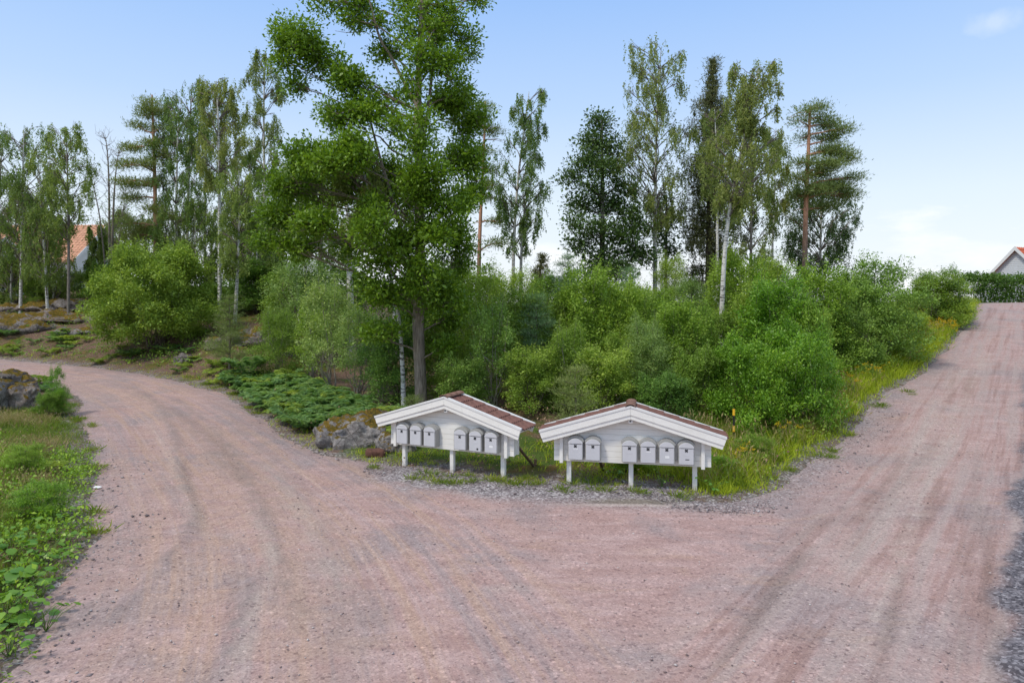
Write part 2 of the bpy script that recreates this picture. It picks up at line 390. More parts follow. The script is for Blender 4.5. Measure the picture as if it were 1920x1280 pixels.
z = z + .03 * dk * (1 + vnoise(x * 12, y * 12, 14, 2))

def road_mat():
    m, nt, p = newmat("pink_gravel"); v = worldpos(nt)
    big = noise_tex(nt, v, .42, 5, .62, .5); mid = noise_tex(nt, mapping(nt, v, (.7, 1.9, 1)), 1.5, 6, .68, .3); fine = noise_tex(nt, v, 9, 5, .7)
    stR = noise_tex(nt, mapping(nt, attr(nt, "uvr", True), (.16, 3.4, 1)), 1.0, 6, .62)
    stR2 = noise_tex(nt, mapping(nt, attr(nt, "uvr", True), (.25, 15, 1)), 1.0, 3, .6)
    stL = noise_tex(nt, mapping(nt, attr(nt, "uvl", True), (.16, 3.6, 1)), 1.0, 6, .66)
    stL2 = noise_tex(nt, mapping(nt, attr(nt, "uvl", True), (.22, 13, 1)), 1.0, 3, .6)
    pink = cramp(nt, mid, [(.28, (.345, .218, .194)), (.5, (.425, .286, .262)), (.72, (.505, .364, .344))])
    tan = cramp(nt, fine, [(.3, (.38, .242, .182)), (.7, (.52, .365, .285))])
    grey = cramp(nt, fine, [(.3, (.23, .19, .19)), (.7, (.355, .30, .30))])
    c = mixc(nt, mth(nt, 'MULTIPLY', mrange(nt, big, .50, .62), .7), pink, grey)
    c = mixc(nt, mth(nt, 'MULTIPLY', mrange(nt, noise_tex(nt, mapping(nt, v, (.8, 2.2, 1), (9, 3, 0)), .9, 5, .65, .6), .56, .70), .55), c, tan)
    c = mixc(nt, mth(nt, 'MULTIPLY', mth(nt, 'MULTIPLY', mrange(nt, stR, .46, .60), attr(nt, "wr")), .75), c, (.40, .32, .295))
    c = mixc(nt, mth(nt, 'MULTIPLY', mth(nt, 'MULTIPLY', mrange(nt, stR, .48, .36), attr(nt, "wr")), .55), c, (.24, .145, .12))
    c = mixc(nt, mth(nt, 'MULTIPLY', mth(nt, 'MULTIPLY', mrange(nt, stR2, .5, .7), attr(nt, "wr")), .35), c, (.46, .34, .31))
    c = mixc(nt, mth(nt, 'MULTIPLY', mth(nt, 'MULTIPLY', mrange(nt, stL, .50, .60), attr(nt, "wl")), .7), c, tan)
    c = mixc(nt, mth(nt, 'MULTIPLY', mth(nt, 'MULTIPLY', mrange(nt, stL, .47, .37), attr(nt, "wl")), .55), c, grey)
    c = mixc(nt, mth(nt, 'MULTIPLY', mth(nt, 'MULTIPLY', mrange(nt, stL2, .5, .7), attr(nt, "wl")), .4), c, (.56, .42, .375))
    brk = mrange(nt, noise_tex(nt, v, 2.6, 5, .7), .34, .58)
    c = mixc(nt, mth(nt, 'MULTIPLY', attr(nt, "tan"), mth(nt, 'MULTIPLY', brk, .8)), c, tan)
    c = mixc(nt, mth(nt, 'MULTIPLY', attr(nt, "loose"), mth(nt, 'MULTIPLY', brk, .8)), c, (.25, .205, .195))
    c = mixc(nt, mth(nt, 'MULTIPLY', attr(nt, "darkm"), .55), c, (.19, .14, .12))
    c = mixc(nt, mth(nt, 'MULTIPLY', attr(nt, "pale"), mth(nt, 'MULTIPLY', brk, .6)), c, (.49, .41, .36))
    c = mixc(nt, mth(nt, 'MULTIPLY', attr(nt, "edge"), mth(nt, 'MULTIPLY', brk, .55)), c, grey)
    # single stones: one colour per cell
    vo = nt.nodes.new("ShaderNodeTexVoronoi"); vo.inputs["Scale"].default_value = 62; nt.links.new(v, vo.inputs["Vector"])
    sp = nt.nodes.new("ShaderNodeSeparateColor"); nt.links.new(vo.outputs["Color"], sp.inputs[0])
    vo2 = nt.nodes.new("ShaderNodeTexVoronoi"); vo2.inputs["Scale"].default_value = 30; nt.links.new(v, vo2.inputs["Vector"])
    sp2 = nt.nodes.new("ShaderNodeSeparateColor"); nt.links.new(vo2.outputs["Color"], sp2.inputs[0])
    shoul = cramp(nt, sp2.outputs[0], [(.0, (.11, .095, .10)), (.45, (.25, .215, .22)), (.8, (.38, .345, .35)), (1, (.56, .53, .53))])
    c = mixc(nt, attr(nt, "should"), c, shoul)
    dkc = cramp(nt, sp2.outputs[1], [(0, (.06, .055, .065)), (.6, (.17, .155, .17)), (1, (.30, .28, .30))])
    c = mixc(nt, attr(nt, "dk"), c, dkc)
    c = mixc(nt, mth(nt, 'MULTIPLY', attr(nt, "pud"), .8), c, (.20, .17, .13))
    c = mixc(nt, mth(nt, 'MULTIPLY', attr(nt, "prim"), .6), c, (.56, .47, .42))
    spk = cramp(nt, sp.outputs[0], [(0, (.62, .60, .62)), (.12, (.86, .85, .86)), (.5, (1, 1, 1)), (.93, (1.08, 1.08, 1.08)), (1, (1.35, 1.35, 1.35))])
    c = mixc(nt, .85, c, spk, 'MULTIPLY')
    spk2 = cramp(nt, sp2.outputs[2], [(0, (.55, .53, .56)), (.06, (.88, .88, .9)), (.5, (1, 1, 1)), (.95, (1.08, 1.08, 1.08)), (1, (1.4, 1.4, 1.4))])
    c = mixc(nt, .8, c, spk2, 'MULTIPLY')
    nt.links.new(c, p.inputs["Base Color"]); p.inputs["Roughness"].default_value = .93; p.inputs["Specular IOR Level"].default_value = .2
    h = mth(nt, 'ADD', mth(nt, 'MULTIPLY', sp.outputs[1], .35), mth(nt, 'ADD', mth(nt, 'MULTIPLY', fine, .45), mth(nt, 'MULTIPLY', mid, 1.2)))
    bump(nt, p, h, .6, .025)
    return m
me = mesh_np("gravel_road", np.stack([x, y, z], 1), [Fq], road_mat(), True,
    {"uvr": np.stack([sR, tR, 0 * x], 1), "uvl": np.stack([sL, tL, 0 * x], 1), "wr": wR, "wl": wL * (1 - wR), "tan": tanm, "loose": loose, "darkm": darkm,
     "pale": pale, "edge": edge, "should": should, "dk": dk, "pud": pud, "prim": pudrim})
tag(link("gravel_road", me), "pinkish crushed gravel road forking round the mailbox shelters with tyre tracks", None, None, "structure")

# loose stones lying on the shoulders: real little stones
def stones(n, xs, ys, keepf, size, cols, name, label, seed, sink=.3):
    r = np.random.default_rng(seed); X = r.uniform(*xs, n); Y = r.uniform(*ys, n); k = keepf(X, Y, r); X, Y = X[k], Y[k]; n = len(X)
    sz = size * r.lognormal(0, .35, n)
    base = np.array([(1, 0, 0), (0, 1, 0), (-1, 0, 0), (0, -1, 0), (0, 0, .8), (0, 0, -.6)], float)
    tri = np.array([(0, 1, 4), (1, 2, 4), (2, 3, 4), (3, 0, 4), (1, 0, 5), (2, 1, 5), (3, 2, 5), (0, 3, 5)])
    V = base[None] * (1 + r.uniform(-.35, .35, (n, 6, 1))) + r.uniform(-.15, .15, (n, 6, 3)); V *= sz[:, None, None] * np.array([1, .8, .7])
    a = r.uniform(0, 6.28, n); c, s_ = np.cos(a), np.sin(a)
    Vx = V[..., 0] * c[:, None] - V[..., 1] * s_[:, None]; Vy = V[..., 0] * s_[:, None] + V[..., 1] * c[:, None]
    sdv = road_sdf(X, Y); zb = T(X, Y) + np.where(sdv < 0, .03 * sstep(.05, -.5, sdv) - .03 + .002, 0)
    V = np.stack([Vx + X[:, None], Vy + Y[:, None], V[..., 2] + (zb + sz * (.5 - sink))[:, None]], -1).reshape(-1, 3)
    Fc = (np.arange(n)[:, None, None] * 6 + tri[None]).reshape(-1, 3)
    m, nt, p = newmat(name); g = nt.nodes.new("ShaderNodeNewGeometry")
    nt.links.new(cramp(nt, g.outputs["Random Per Island"], [(i / (len(cols) - 1), q) for i, q in enumerate(cols)]), p.inputs["Base Color"]); p.inputs["Roughness"].default_value = .9
    tag(link(name, mesh_np(name, V, [Fc], m)), label, "gravel", None, "stuff")
GC = [(.15, .12, .12), (.20, .165, .165), (.27, .21, .21), (.33, .29, .29), (.52, .49, .49)]
def k_sh(X, Y, r):
    s = road_sdf(X, Y); hut = (X > -3) & (X < 4.4) & (Y > 11) & (Y + .13 * X < 14.2)
    return ((np.abs(s + .35) < .55) & hut & (r.random(len(X)) < .9)) | ((s > -1.0) & (s < .25) & (r.random(len(X)) < .10))
stones(90000, (-9, 11), (6, 19.5), k_sh, .016, GC, "loose_gravel", "grey crushed stones strewn along the road edge beneath the mailbox shelters", 5)
def k_dk(X, Y, r):
    t = (X - PR0[0]) * DIRR[1] - (Y - PR0[1]) * DIRR[0]; return (t > 3.72) & (t < 5.0)
stones(26000, (3.5, 15), (5.5, 19), k_dk, .022, [(.05, .05, .06), (.15, .14, .16), (.24, .22, .24), (.36, .34, .37)], "dark_gravel", "coarse blue grey stones in a strip down the right road edge", 6)
def k_any(X, Y, r): return (road_sdf(X, Y) < -.2)
stones(5200, (-10, 12), (5.6, 17), k_any, .011, [(.16, .12, .12), (.28, .20, .19), (.40, .31, .30), (.55, .50, .48)], "scattered_pebbles", "small loose pebbles scattered over the pink gravel surface", 8)
# ------------------------------------------------------------------ vegetation builders (all numpy, one mesh per crown / trunk)
def norm(v): return v / (np.linalg.norm(v, axis=-1, keepdims=True) + 1e-9)

def leaf_quads(P, D, size, aspect, r, up=.6, fold=.18):
    """one bent rhombus per leaf: base at P, pointing along D"""
    n = len(P); D = norm(D); size = np.broadcast_to(np.asarray(size, float), (n,))
    nrm = norm(r.normal(size=(n, 3)) * (1 - up * .5) + np.array([0, 0, up * 1.5]))
    S = norm(np.cross(D, nrm)); Nn = np.cross(S, D)
    L = (size)[:, None]; W = L * aspect * .5
    mid = P + D * L * .45 + Nn * L * fold * .5
    V = np.stack([P, mid + S * W, P + D * L - Nn * L * fold * .3, mid - S * W], 1).reshape(-1, 3)
    F = np.arange(n * 4).reshape(n, 4)
    return V, F

def tube(path, rad, sides=5):
    path = np.asarray(path, float); n = len(path); rad = np.broadcast_to(np.asarray(rad, float), (n,))
    t = norm(np.gradient(path, axis=0)); ref = np.where(np.abs(t[:, 2:3]) > .9, np.array([[1., 0, 0]]), np.array([[0, 0, 1.]]))
    a = norm(np.cross(t, ref)); b = np.cross(t, a)
    an = np.linspace(0, 2 * np.pi, sides, endpoint=False)
    V = path[:, None] + rad[:, None, None] * (np.cos(an)[None, :, None] * a[:, None] + np.sin(an)[None, :, None] * b[:, None])
    i = np.arange(n - 1)[:, None] * sides + np.arange(sides)[None]; j = np.arange(n - 1)[:, None] * sides + (np.arange(sides)[None] + 1) % sides
    F = np.stack([i, j, j + sides, i + sides], -1).reshape(-1, 4)
    return V.reshape(-1, 3), F

class Acc:
    def __init__(s): s.V = []; s.F = []; s.n = 0
    def add(s, VF):
        V, F = VF; s.V.append(V); s.F.append(F + s.n); s.n += len(V)
    def mesh(s, name, mat, smooth=False):
        by = {}
        for f in s.F: by.setdefault(f.shape[1], []).append(f)
        return mesh_np(name, np.concatenate(s.V), [np.concatenate(v) for v in by.values()], mat, smooth)

def bez(a, b, c, n):
    t = np.linspace(0, 1, n)[:, None]; return (1 - t) ** 2 * a + 2 * t * (1 - t) * b + t * t * c

def wiggle(path, amp, r):
    n = len(path); w = r.normal(size=(n, 3)) * amp; w[0] = 0; w[-1] = 0
    w[1:-1] = (w[:-2] + w[1:-1] + w[2:]) / 2; return path + w

def lobe_points(c, rad, n, r, shell=.55):
    """n clump centres in an ellipsoid, more of them near its skin"""
    d = norm(r.normal(size=(n, 3))); q = (shell + (1 - shell) * r.random(n)) ** 1.0 * r.uniform(.75, 1.12, n); q = np.where(r.random(n) < .25, q * r.uniform(.2, .9, n), q)
    return np.asarray(c) + d * q[:, None] * np.asarray(rad)

def leafy(clumps, k, spread, size, aspect, r, mode='bush', centre=None):
    """leaves round each clump centre. mode: bush | shoot | hang | needle | spray"""
    n = len(clumps)
    if n == 0: return np.zeros((0, 3)), np.zeros((0, 4), int)
    C = np.repeat(clumps, k, 0); m = len(C)
    sz = size * r.lognormal(0, .22, m)
    if mode == 'hang':
        ln = np.repeat(r.uniform(.5, 1.0, n) * spread, k); t = r.random(m) ** .8
        sway = np.repeat(r.normal(size=(n, 2)) * .12 * spread, k, 0)
        P = C + np.stack([sway[:, 0] * t * t, sway[:, 1] * t * t, -t * ln], 1) + r.normal(size=(m, 3)) * np.array([.06, .06, .05]) * spread * .55
        D = r.normal(size=(m, 3)) * .6 + np.array([0, 0, -.8]); up = .1
    elif mode == 'shoot':
        ax = norm(r.normal(size=(n, 3)) * .35 + np.array([0, 0, 1.0])); ax = np.repeat(ax, k, 0)
        ln = np.repeat(r.uniform(.5, 1.1, n) * spread, k); t = r.random(m)
        P = C + ax * (t * ln)[:, None] + r.normal(size=(m, 3)) * .03 * spread
        D = norm(r.normal(size=(m, 3))) * .9 + ax * .7; up = .3
    elif mode == 'needle':
        P = C + r.normal(size=(m, 3)) * np.array([1, 1, .42]) * spread * .5
        D = norm(P - C + 1e-6) * .7 + r.normal(size=(m, 3)) * .45 + np.array([0, 0, .55]); up = .2
    elif mode == 'spray':
        out = norm((clumps - (centre if centre is not None else clumps.mean(0))) * np.array([1, 1, .1]) + r.normal(size=(n, 3)) * .4)
        out = np.repeat(out, k, 0); t = r.random(m)
        side = norm(np.cross(out, np.array([0, 0, 1.])))
        P = C + out * ((t - .3) * spread)[:, None] + side * (r.normal(size=m) * .3 * spread * (1.1 - t))[:, None] + np.array([0, 0, 1.]) * (-.25 * spread * t * t + r.normal(size=m) * .04 * spread)[:, None]
        D = out * .7 + r.normal(size=(m, 3)) * .6; up = .9
    else:
        P = C + r.normal(size=(m, 3)) * np.array([1, 1, .75]) * spread * .5
        D = norm(P - C + 1e-6) + r.normal(size=(m, 3)) * .6 + np.array([0, 0, .15]); up = .75
    return leaf_quads(P, D, sz, aspect, r, up)

def limb_to(acc, trunk, tr, target, r, rad0=.05, rise=.5, n=7, sides=4, min_t=0.0):
    """curved limb from a fitting height on the trunk path to target; returns its path"""
    hd = np.hypot(target[0] - trunk[:, 0], target[1] - trunk[:, 1]); want = target[2] - hd * rise
    sc = np.abs(trunk[:, 2] - want); lo = trunk[0, 2] + (trunk[-1, 2] - trunk[0, 2]) * min_t
    sc = np.where(trunk[:, 2] < lo, 1e9, sc)
    i = int(np.argmin(sc)); a = trunk[i]; d = np.linalg.norm(target - a)
    mid = (a + target) / 2 + np.array([0, 0, (.12 if rise > 0 else .25) * d]) + r.normal(size=3) * .06 * d
    p = wiggle(bez(a, mid, target, n), .025 * d, r); r0 = min(rad0, tr[i] * .75)
    acc.add(tube(p, np.linspace(r0, r0 * .22, n), sides)); return p

def build_tree(name, trunk, trad, lobes, leafm, barkm, r, k=14, spread=.4, size=.12, aspect=.5, mode='bush', limb=.07, rise=.6, twigs=.5, sides=8, shell=.5, extra=None, twr=.009, min_t=0.0, branchm=None):
    """trunk path and radii, lobes [(centre, (rx,ry,rz), n clumps)]; parts trunk and crown under an Empty at the foot. World coordinates in, local out."""
    base = trunk[0].copy(); tr = trunk - base
    A = Acc(); A.add(tube(tr, trad, sides)); Cn = Acc(); B = Acc() if branchm else A
    last = None
    for lb in lobes:
        c, rd, nc = lb[:3]; c = np.asarray(c, float) - base
        cl = lobe_points(c, rd, nc, r, shell)
        if len(lb) > 3 and lb[3] and last is not None:      # a side spray forks off the limb built before it
            s0 = last[r.integers(4, 8)]; p = wiggle(bez(s0, (s0 + c) / 2 + r.normal(size=3) * .12 * np.linalg.norm(c - s0), c, 8), .03, r)
            B.add(tube(p, np.linspace(limb * .5, limb * .2, 8), 4))
        else: p = last = limb_to(B, tr, trad, c, r, limb, rise, 8, 5, min_t)
        for q in cl[r.random(len(cl)) < twigs]:
            s = p[r.integers(3, len(p))]; m = (s + q) / 2 + r.normal(size=3) * .08 * np.linalg.norm(q - s) + np.array([0, 0, .06 * np.linalg.norm(q - s)])
            B.add(tube(bez(s, m, q, 4), np.array([twr * 1.6, twr * 1.3, twr, twr * .5]), 3))
        Cn.add(leafy(cl, k, spread, size, aspect, r, mode, c * np.array([0, 0, 1.]) ))
    if extra: extra(A, Cn, tr)
    root = empty(name, base)
    link("trunk", A.mesh("trunk", barkm, True), root)
    link("crown", Cn.mesh("crown", leafm), root)
    if branchm: link("branches", B.mesh("branches", branchm, True), root)
    return root

# ---- bark
def birch_bark():
    m, nt, p = newmat("birch_bark"); v = objco(nt)
    n = noise_tex(nt, mapping(nt, v, (3, 3, 13)), 1.6, 5, .7, .4); n2 = noise_tex(nt, mapping(nt, v, (6, 6, 40)), 1, 3, .6); n3 = noise_tex(nt, v, .35, 2)
    c = cramp(nt, n2, [(.3, (.50, .47, .43)), (.6, (.72, .70, .66))])
    c = mixc(nt, mrange(nt, mth(nt, 'ADD', n, mth(nt, 'MULTIPLY', n3, .15)), .615, .66), c, (.05, .04, .035))
    nt.links.new(c, p.inputs["Base Color"]); p.inputs["Roughness"].default_value = .8; bump(nt, p, n, .4, .02); return m
def bark(name, lo, hi, sx=14, sz=2.2, b=.8, top=None, ztop=(4, 8)):
    m, nt, p = newmat(name); v = objco(nt)
    n = noise_tex(nt, mapping(nt, v, (sx, sx, sz)), 1.0, 6, .65, .3); n2 = noise_tex(nt, v, 1.3, 4)
    c = cramp(nt, n, [(.3, lo), (.65, hi)])
    if top:
        sp = nt.nodes.new("ShaderNodeSeparateXYZ"); nt.links.new(v, sp.inputs[0])
        c = mixc(nt, mrange(nt, sp.outputs[2], *ztop), c, cramp(nt, n, [(.3, tuple(q * .55 for q in top)), (.6, top)]))
    c = mixc(nt, mrange(nt, n2, .6, .8, 0, .35), c, (.16, .19, .10))
    nt.links.new(c, p.inputs["Base Color"]); p.inputs["Roughness"].default_value = .9; bump(nt, p, n, b, .04); return m
BIRCH = birch_bark()
OAKB = bark("oak_bark", (.13, .10, .075), (.40, .325, .26), 24, 3.4, 1.0)
GREYB = bark("grey_bark", (.09, .075, .06), (.26, .23, .20), 16, 5, .5)
PINEB = bark("pine_bark", (.07, .05, .04), (.20, .15, .12), 9, 3, .8, top=(.58, .30, .19), ztop=(3.0, 5.5))
SPRB = bark("spruce_bark", (.05, .038, .03), (.14, .10, .08), 12, 5)
TWIGB = bark('birch_twigs', (.09, .07, .055), (.24, .20, .17), 9, 4, .3)
DEADB = bark("dead_wood", (.16, .13, .11), (.36, .32, .29), 10, 3, .4)

# ---- leaves
M_OAK = leafmat("oak_leaves", [(.040, .095, .012), (.075, .165, .018), (.125, .25, .028), (.21, .34, .05)], .34, .42, .45, gain=(1.72, 1.48, 1.05))
M_BIRCH = leafmat("birch_leaves", [(.070, .125, .042), (.115, .185, .062), (.165, .24, .085), (.24, .30, .12)], .5, .5)
M_BIRCHD = leafmat("birch_leaves_deep", [(.055, .100, .038), (.088, .152, .055), (.125, .20, .072), (.185, .255, .10)], .5, .5, gain=(2.1, 1.85, 1.35))
M_ASPEN = leafmat("dark_tree_leaves", [(.024, .058, .018), (.040, .090, .027), (.065, .130, .040), (.11, .19, .06)], .25, .45, .4)
M_PINE = leafmat("pine_needles", [(.072, .118, .046), (.105, .168, .062), (.145, .22, .08), (.20, .28, .10)], .3, .6)
M_SPRUCE = leafmat("spruce_needles", [(.036, .058, .028), (.056, .084, .038), (.082, .112, .048), (.12, .15, .06)], .1, .65)
M_SAPP = leafmat("young_pine_needles", [(.06, .13, .075), (.09, .19, .10), (.13, .25, .13), (.18, .31, .15)], .15, .6)
M_SHRUB = {
 'mid':    leafmat("shrub_leaves_mid", [(0.0531, 0.118, 0.0212), (0.0944, 0.1947, 0.033), (0.1475, 0.2773, 0.0496), (0.2478, 0.3894, 0.0826)], .34),
 'yellow': leafmat("shrub_leaves_yellow", [(0.0697, 0.1482, 0.0238), (0.1161, 0.2328, 0.0356), (0.1718, 0.3175, 0.0535), (0.2879, 0.4445, 0.0891)], .36),
 'dark':   leafmat("shrub_leaves_dark", [(0.0425, 0.1063, 0.025), (0.075, 0.1688, 0.0375), (0.125, 0.25, 0.0562), (0.225, 0.375, 0.0875)], .32),
 'grey':   leafmat("willow_leaves", [(0.066, 0.144, 0.048), (0.114, 0.222, 0.0744), (0.174, 0.3, 0.1056), (0.276, 0.42, 0.156)], .34),
 'bright': leafmat("bright_leaves", [(0.0473, 0.126, 0.0147), (0.084, 0.21, 0.0231), (0.1365, 0.3045, 0.0336), (0.273, 0.441, 0.0578)], .38, .42, .5),
 'olive':  leafmat("olive_leaves", [(0.0582, 0.1279, 0.0304), (0.0952, 0.2012, 0.0455), (0.1428, 0.2804, 0.0658), (0.2222, 0.3901, 0.1012)], .32)}

# ---- shrubs
def shrub_mesh(w, h, r, n=700, k=16, size=.075, aspect=.5, stems=9, clear=.05, spires=26, sparse=0, nl=22, lr=.17):
    """width w, height h, several stems, a lumpy skin of leaf clumps with upright leaders breaking the outline; (foliage Acc, stems Acc)"""
    L = Acc(); S = Acc(); lob = []
    def prof(t): return w * .5 * (math.sin(math.pi * min(1, .27 + .60 * t)) ** .8)
    for i in range(nl):
        t = (i + r.uniform(0, 1)) / nl; a = 2.4 * i + r.uniform(-.5, .5); rr = prof(t) * r.uniform(.55, .95)
        lob.append((np.array([math.cos(a) * rr, math.sin(a) * rr, h * (clear + (.90 - clear) * t)]), np.array([w * lr, w * lr, h * lr * .62]) * r.uniform(.65, 1.35)))
    lob.append((np.array([0, 0, h * .42]), np.array([w * .34, w * .34, h * .32]))); lob.append((np.array([0, 0, h * .72]), np.array([w * .22, w * .22, h * .20])))
    vol = np.array([q[1].prod() ** .6 for q in lob]); vol /= vol.sum(); allc = []; cs = .22 * (w / 3) ** .35
    for (c, rd), f in zip(lob, vol):
        cl = lobe_points(c, rd, int(n * f), r, .6 if not sparse else .2); cl = cl[cl[:, 2] > h * clear * .5 + .04]
        allc.append(cl); L.add(leafy(cl, k, cs * r.uniform(.8, 1.25), size, aspect, r, 'bush'))
    allc = np.concatenate(allc)
    sc = allc[:, 2] / h + .30 * np.hypot(allc[:, 0], allc[:, 1]) / w + r.normal(size=len(allc)) * .12
    top = allc[np.argsort(-sc)[:spires * 3]][::3]
    for q in top:                                                       # leaders: a tapering line of clumps leaning outward
        ax = norm(np.array([q[0] * .25 / w, q[1] * .25 / w, 1.0]) + r.normal(size=3) * .16); ln = h * r.uniform(.07, .20); m = 7
        t = np.linspace(0, 1, m); cl = q + ax * (t * ln)[:, None] + r.normal(size=(m, 3)) * .03
        for j in range(m): L.add(leafy(cl[j:j + 1], max(4, int(k * .9 * (1.15 - t[j]))), cs * (1.15 - .8 * t[j]), size * (1.05 - .2 * t[j]), aspect, r, 'bush'))
        S.add(tube([q - ax * ln * .6, q, q + ax * ln], [.008, .006, .003], 3))
    for i in range(stems):
        a = 6.28 * i / stems + r.uniform(-.4, .4); b = np.array([math.cos(a), math.sin(a), 0]) * w * .06; q = allc[r.integers(len(allc))]
        m = np.array([q[0] * .35, q[1] * .35, q[2] * .45]); p = wiggle(bez(b, m, q, 7), .02 * h, r)
        S.add(tube(p, np.linspace(.030, .008, 7) * (h / 4) ** .7, 5))
        for _ in range(7):
            s = p[r.integers(2, 7)]; e = allc[np.argsort(np.linalg.norm(allc - s, axis=1))[r.integers(5, 60)]]
            S.add(tube(bez(s, (s + e) / 2 + r.normal(size=3) * .05, e, 4), np.array([.011, .009, .007, .004]), 3))
    return L, S

STEMB = bark("shrub_stem", (.07, .055, .04), (.22, .18, .14), 20, 6, .3)
STEMP = bark("pale_stem", (.16, .14, .11), (.38, .34, .28), 20, 6, .3)
SH = {}
def shrub_proto(key, **kw):
    L, S = shrub_mesh(r=np.random.default_rng(hash_id(key)), **kw); SH[key] = (L, S, kw['w'], kw['h'], {})
def hash_id(s): return sum((i + 1) * ord(c) for i, c in enumerate(s))
shrub_proto('round', w=3.2, h=4.2, n=620, k=24, size=.105)
shrub_proto('tall', w=2.6, h=5.0, n=600, k=24, size=.100, spires=30)
shrub_proto('broad', w=4.2, h=4.0, n=820, k=26, size=.115, clear=.02, nl=30, lr=.15)
shrub_proto('airy', w=2.4, h=4.4, n=330, k=18, size=.090, clear=.30, stems=8, sparse=1, spires=22)
shrub_proto('fine', w=2.8, h=4.2, n=760, k=26, size=.075, aspect=.42, clear=.05)
shrub_proto('large', w=6.3, h=5.2, n=2100, k=26, size=.13, aspect=.45, stems=26, clear=.10, spires=90, nl=60, lr=.10)
_smesh = {}
def shrub(kind, col, loc, w, h, rz, label, cat="shrub", group=None, name="shrub", stemm=None):
    L, S, pw, ph, _ = SH[kind]
    k = (kind, col)
    if k not in _smesh: _smesh[k] = L.mesh("foliage", M_SHRUB[col])
    ks = (kind, (stemm or STEMB).name)
    if ks not in _smesh: _smesh[ks] = S.mesh("stems", stemm or STEMB, True)
    root = empty(name, loc, rz); root.scale = (w / pw, w / pw, h / ph)
    link("foliage", _smesh[k], root); link("stems", _smesh[ks], root)
    tag(root, label, cat, group); return root
def pshrub(kind, col, x, ytop, Y, wpx, label, group=None, cat="shrub", name="shrub", rz=None, sink=0.0, stemm=None):
    X = (x - CX) / FOC * Y; zb = Tp(X, Y) - sink; zt = CAM_H - (ytop - HY) / FOC * Y
    return shrub(kind, col, (X, Y, zb), wpx / FOC * Y, (zt - zb) / 1.06, rz if rz is not None else hash_id(label) % 628 / 100, label, cat, group, name, stemm)

# left side
pshrub('large', 'mid', 292, 448, 32.0, 232, "big rounded willow shrub on the bank behind the left road, wide as a haystack", rz=1.0)
pshrub('fine', 'mid', 520, 575, 26.5, 95, "light green bushy sapling clump above the dark upright fern", stemm=STEMP)
pshrub('airy', 'yellow', 585, 560, 26, 80, "thin-stemmed leafy sapling just right of the light green sapling clump", stemm=STEMP)
pshrub('airy', 'grey', 620, 505, 24.2, 120, "grey green willow sapling with bare lower stems behind the fern patch", stemm=STEMP)
pshrub('airy', 'grey', 672, 560, 22.6, 110, "slender willow sapling between the fern patch and the oak", stemm=STEMP)
pshrub('airy', 'olive', 715, 610, 21.4, 95, "low sapling with pale stems left of the spotted birch trunk", stemm=STEMP)
pshrub('fine', 'grey', 575, 470, 30, 150, "tall grey green willow bush below the long left oak limb")
pshrub('tall', 'dark', 485, 475, 38.5, 140, "dark bush in the shade right of the two white birch trunks")
pshrub('tall', 'dark', 640, 470, 34, 130, "dark bush deep behind the oak on its left side")
pshrub('broad', 'dark', 380, 530, 38, 160, "dark bush behind the right flank of the big rounded shrub")
pshrub('round', 'mid', 545, 500, 34, 120, "bush behind the leaning white trunk below the oak limb")
pshrub('round', 'yellow', 160, 500, 45, 90, "light green garden bush under the orange roofed house")
pshrub('round', 'dark', 25, 470, 46, 120, "dark bushy shrub at the far left below the white gable")
pshrub('fine', 'mid', 85, 520, 44, 90, "small shrub between the thin trunks on the rocky knoll")
pshrub('round', 'mid', 205, 480, 42, 80, "shrub squeezed between the garden bush and the big rounded shrub")
# behind the oak and the left shelter
pshrub('tall', 'dark', 745, 590, 20.8, 110, "dark bush close behind the oak trunk foot on its left")
pshrub('tall', 'mid', 830, 600, 20.5, 105, "dense bush filling the gap right of the oak trunk")
pshrub('fine', 'yellow', 905, 500, 21.5, 120, "young yellow green birch-like shrub with a thin pale stem right of the oak", stemm=STEMP)
pshrub('airy', 'olive', 925, 545, 19.0, 100, "airy sapling with drooping leaves above the left shelter ridge", stemm=STEMP)
pshrub('round', 'dark', 870, 660, 18.6, 110, "low dark bush directly behind the left shelter roof")
pshrub('tall', 'mid', 985, 520, 21, 110, "bush behind the gap between the two shelters, rising to the young pines")
pshrub('round', 'mid', 1000, 640, 18.4, 120, "low leafy bush in the gap between the two shelters")
pshrub('tall', 'yellow', 1100, 478, 21, 135, "tall bright shrub with spiky yellow tips, highest of the thicket middle")
pshrub('tall', 'yellow', 1170, 510, 20.6, 110, "yellow tipped shrub right of the tallest spiky shrub")
pshrub('fine', 'mid', 1060, 600, 18.8, 120, "fine leaved bush behind the left slope of the right shelter", stemm=STEMP)
pshrub('round', 'mid', 1130, 640, 17.8, 130, "round bush straight behind the ridge of the right shelter")
pshrub('fine', 'grey', 1215, 590, 18.4, 120, "greyish fine leaved shrub behind the right slope of the right shelter")
pshrub('tall', 'yellow', 1260, 545, 19.8, 120, "yellow green shrub left of the leaning white birch foot")
pshrub('round', 'dark', 1240, 690, 16.8, 120, "low dark shrub at the back of the right shelter roof end")
pshrub('fine', 'yellow', 1305, 560, 20.4, 95, "pale tipped shrub at the foot of the leaning white birch")
pshrub('tall', 'mid', 1354, 572, 21.6, 80, "narrow mid green shrub hiding the foot of the leaning white birch")
pshrub('tall', 'mid', 1215, 525, 22.0, 110, "upright mid green shrub between the yellow tipped shrub and the straight birch")
pshrub('tall', 'mid', 1045, 530, 22.0, 100, "upright mid green shrub left of the tallest spiky shrub")
pshrub('round', 'mid', 1180, 610, 18.9, 110, "full mid green shrub above the right roof slope of the corner shelter")
pshrub('round', 'mid', 1310, 640, 17.4, 120, "mid green shrub behind the yellow banded marker post")
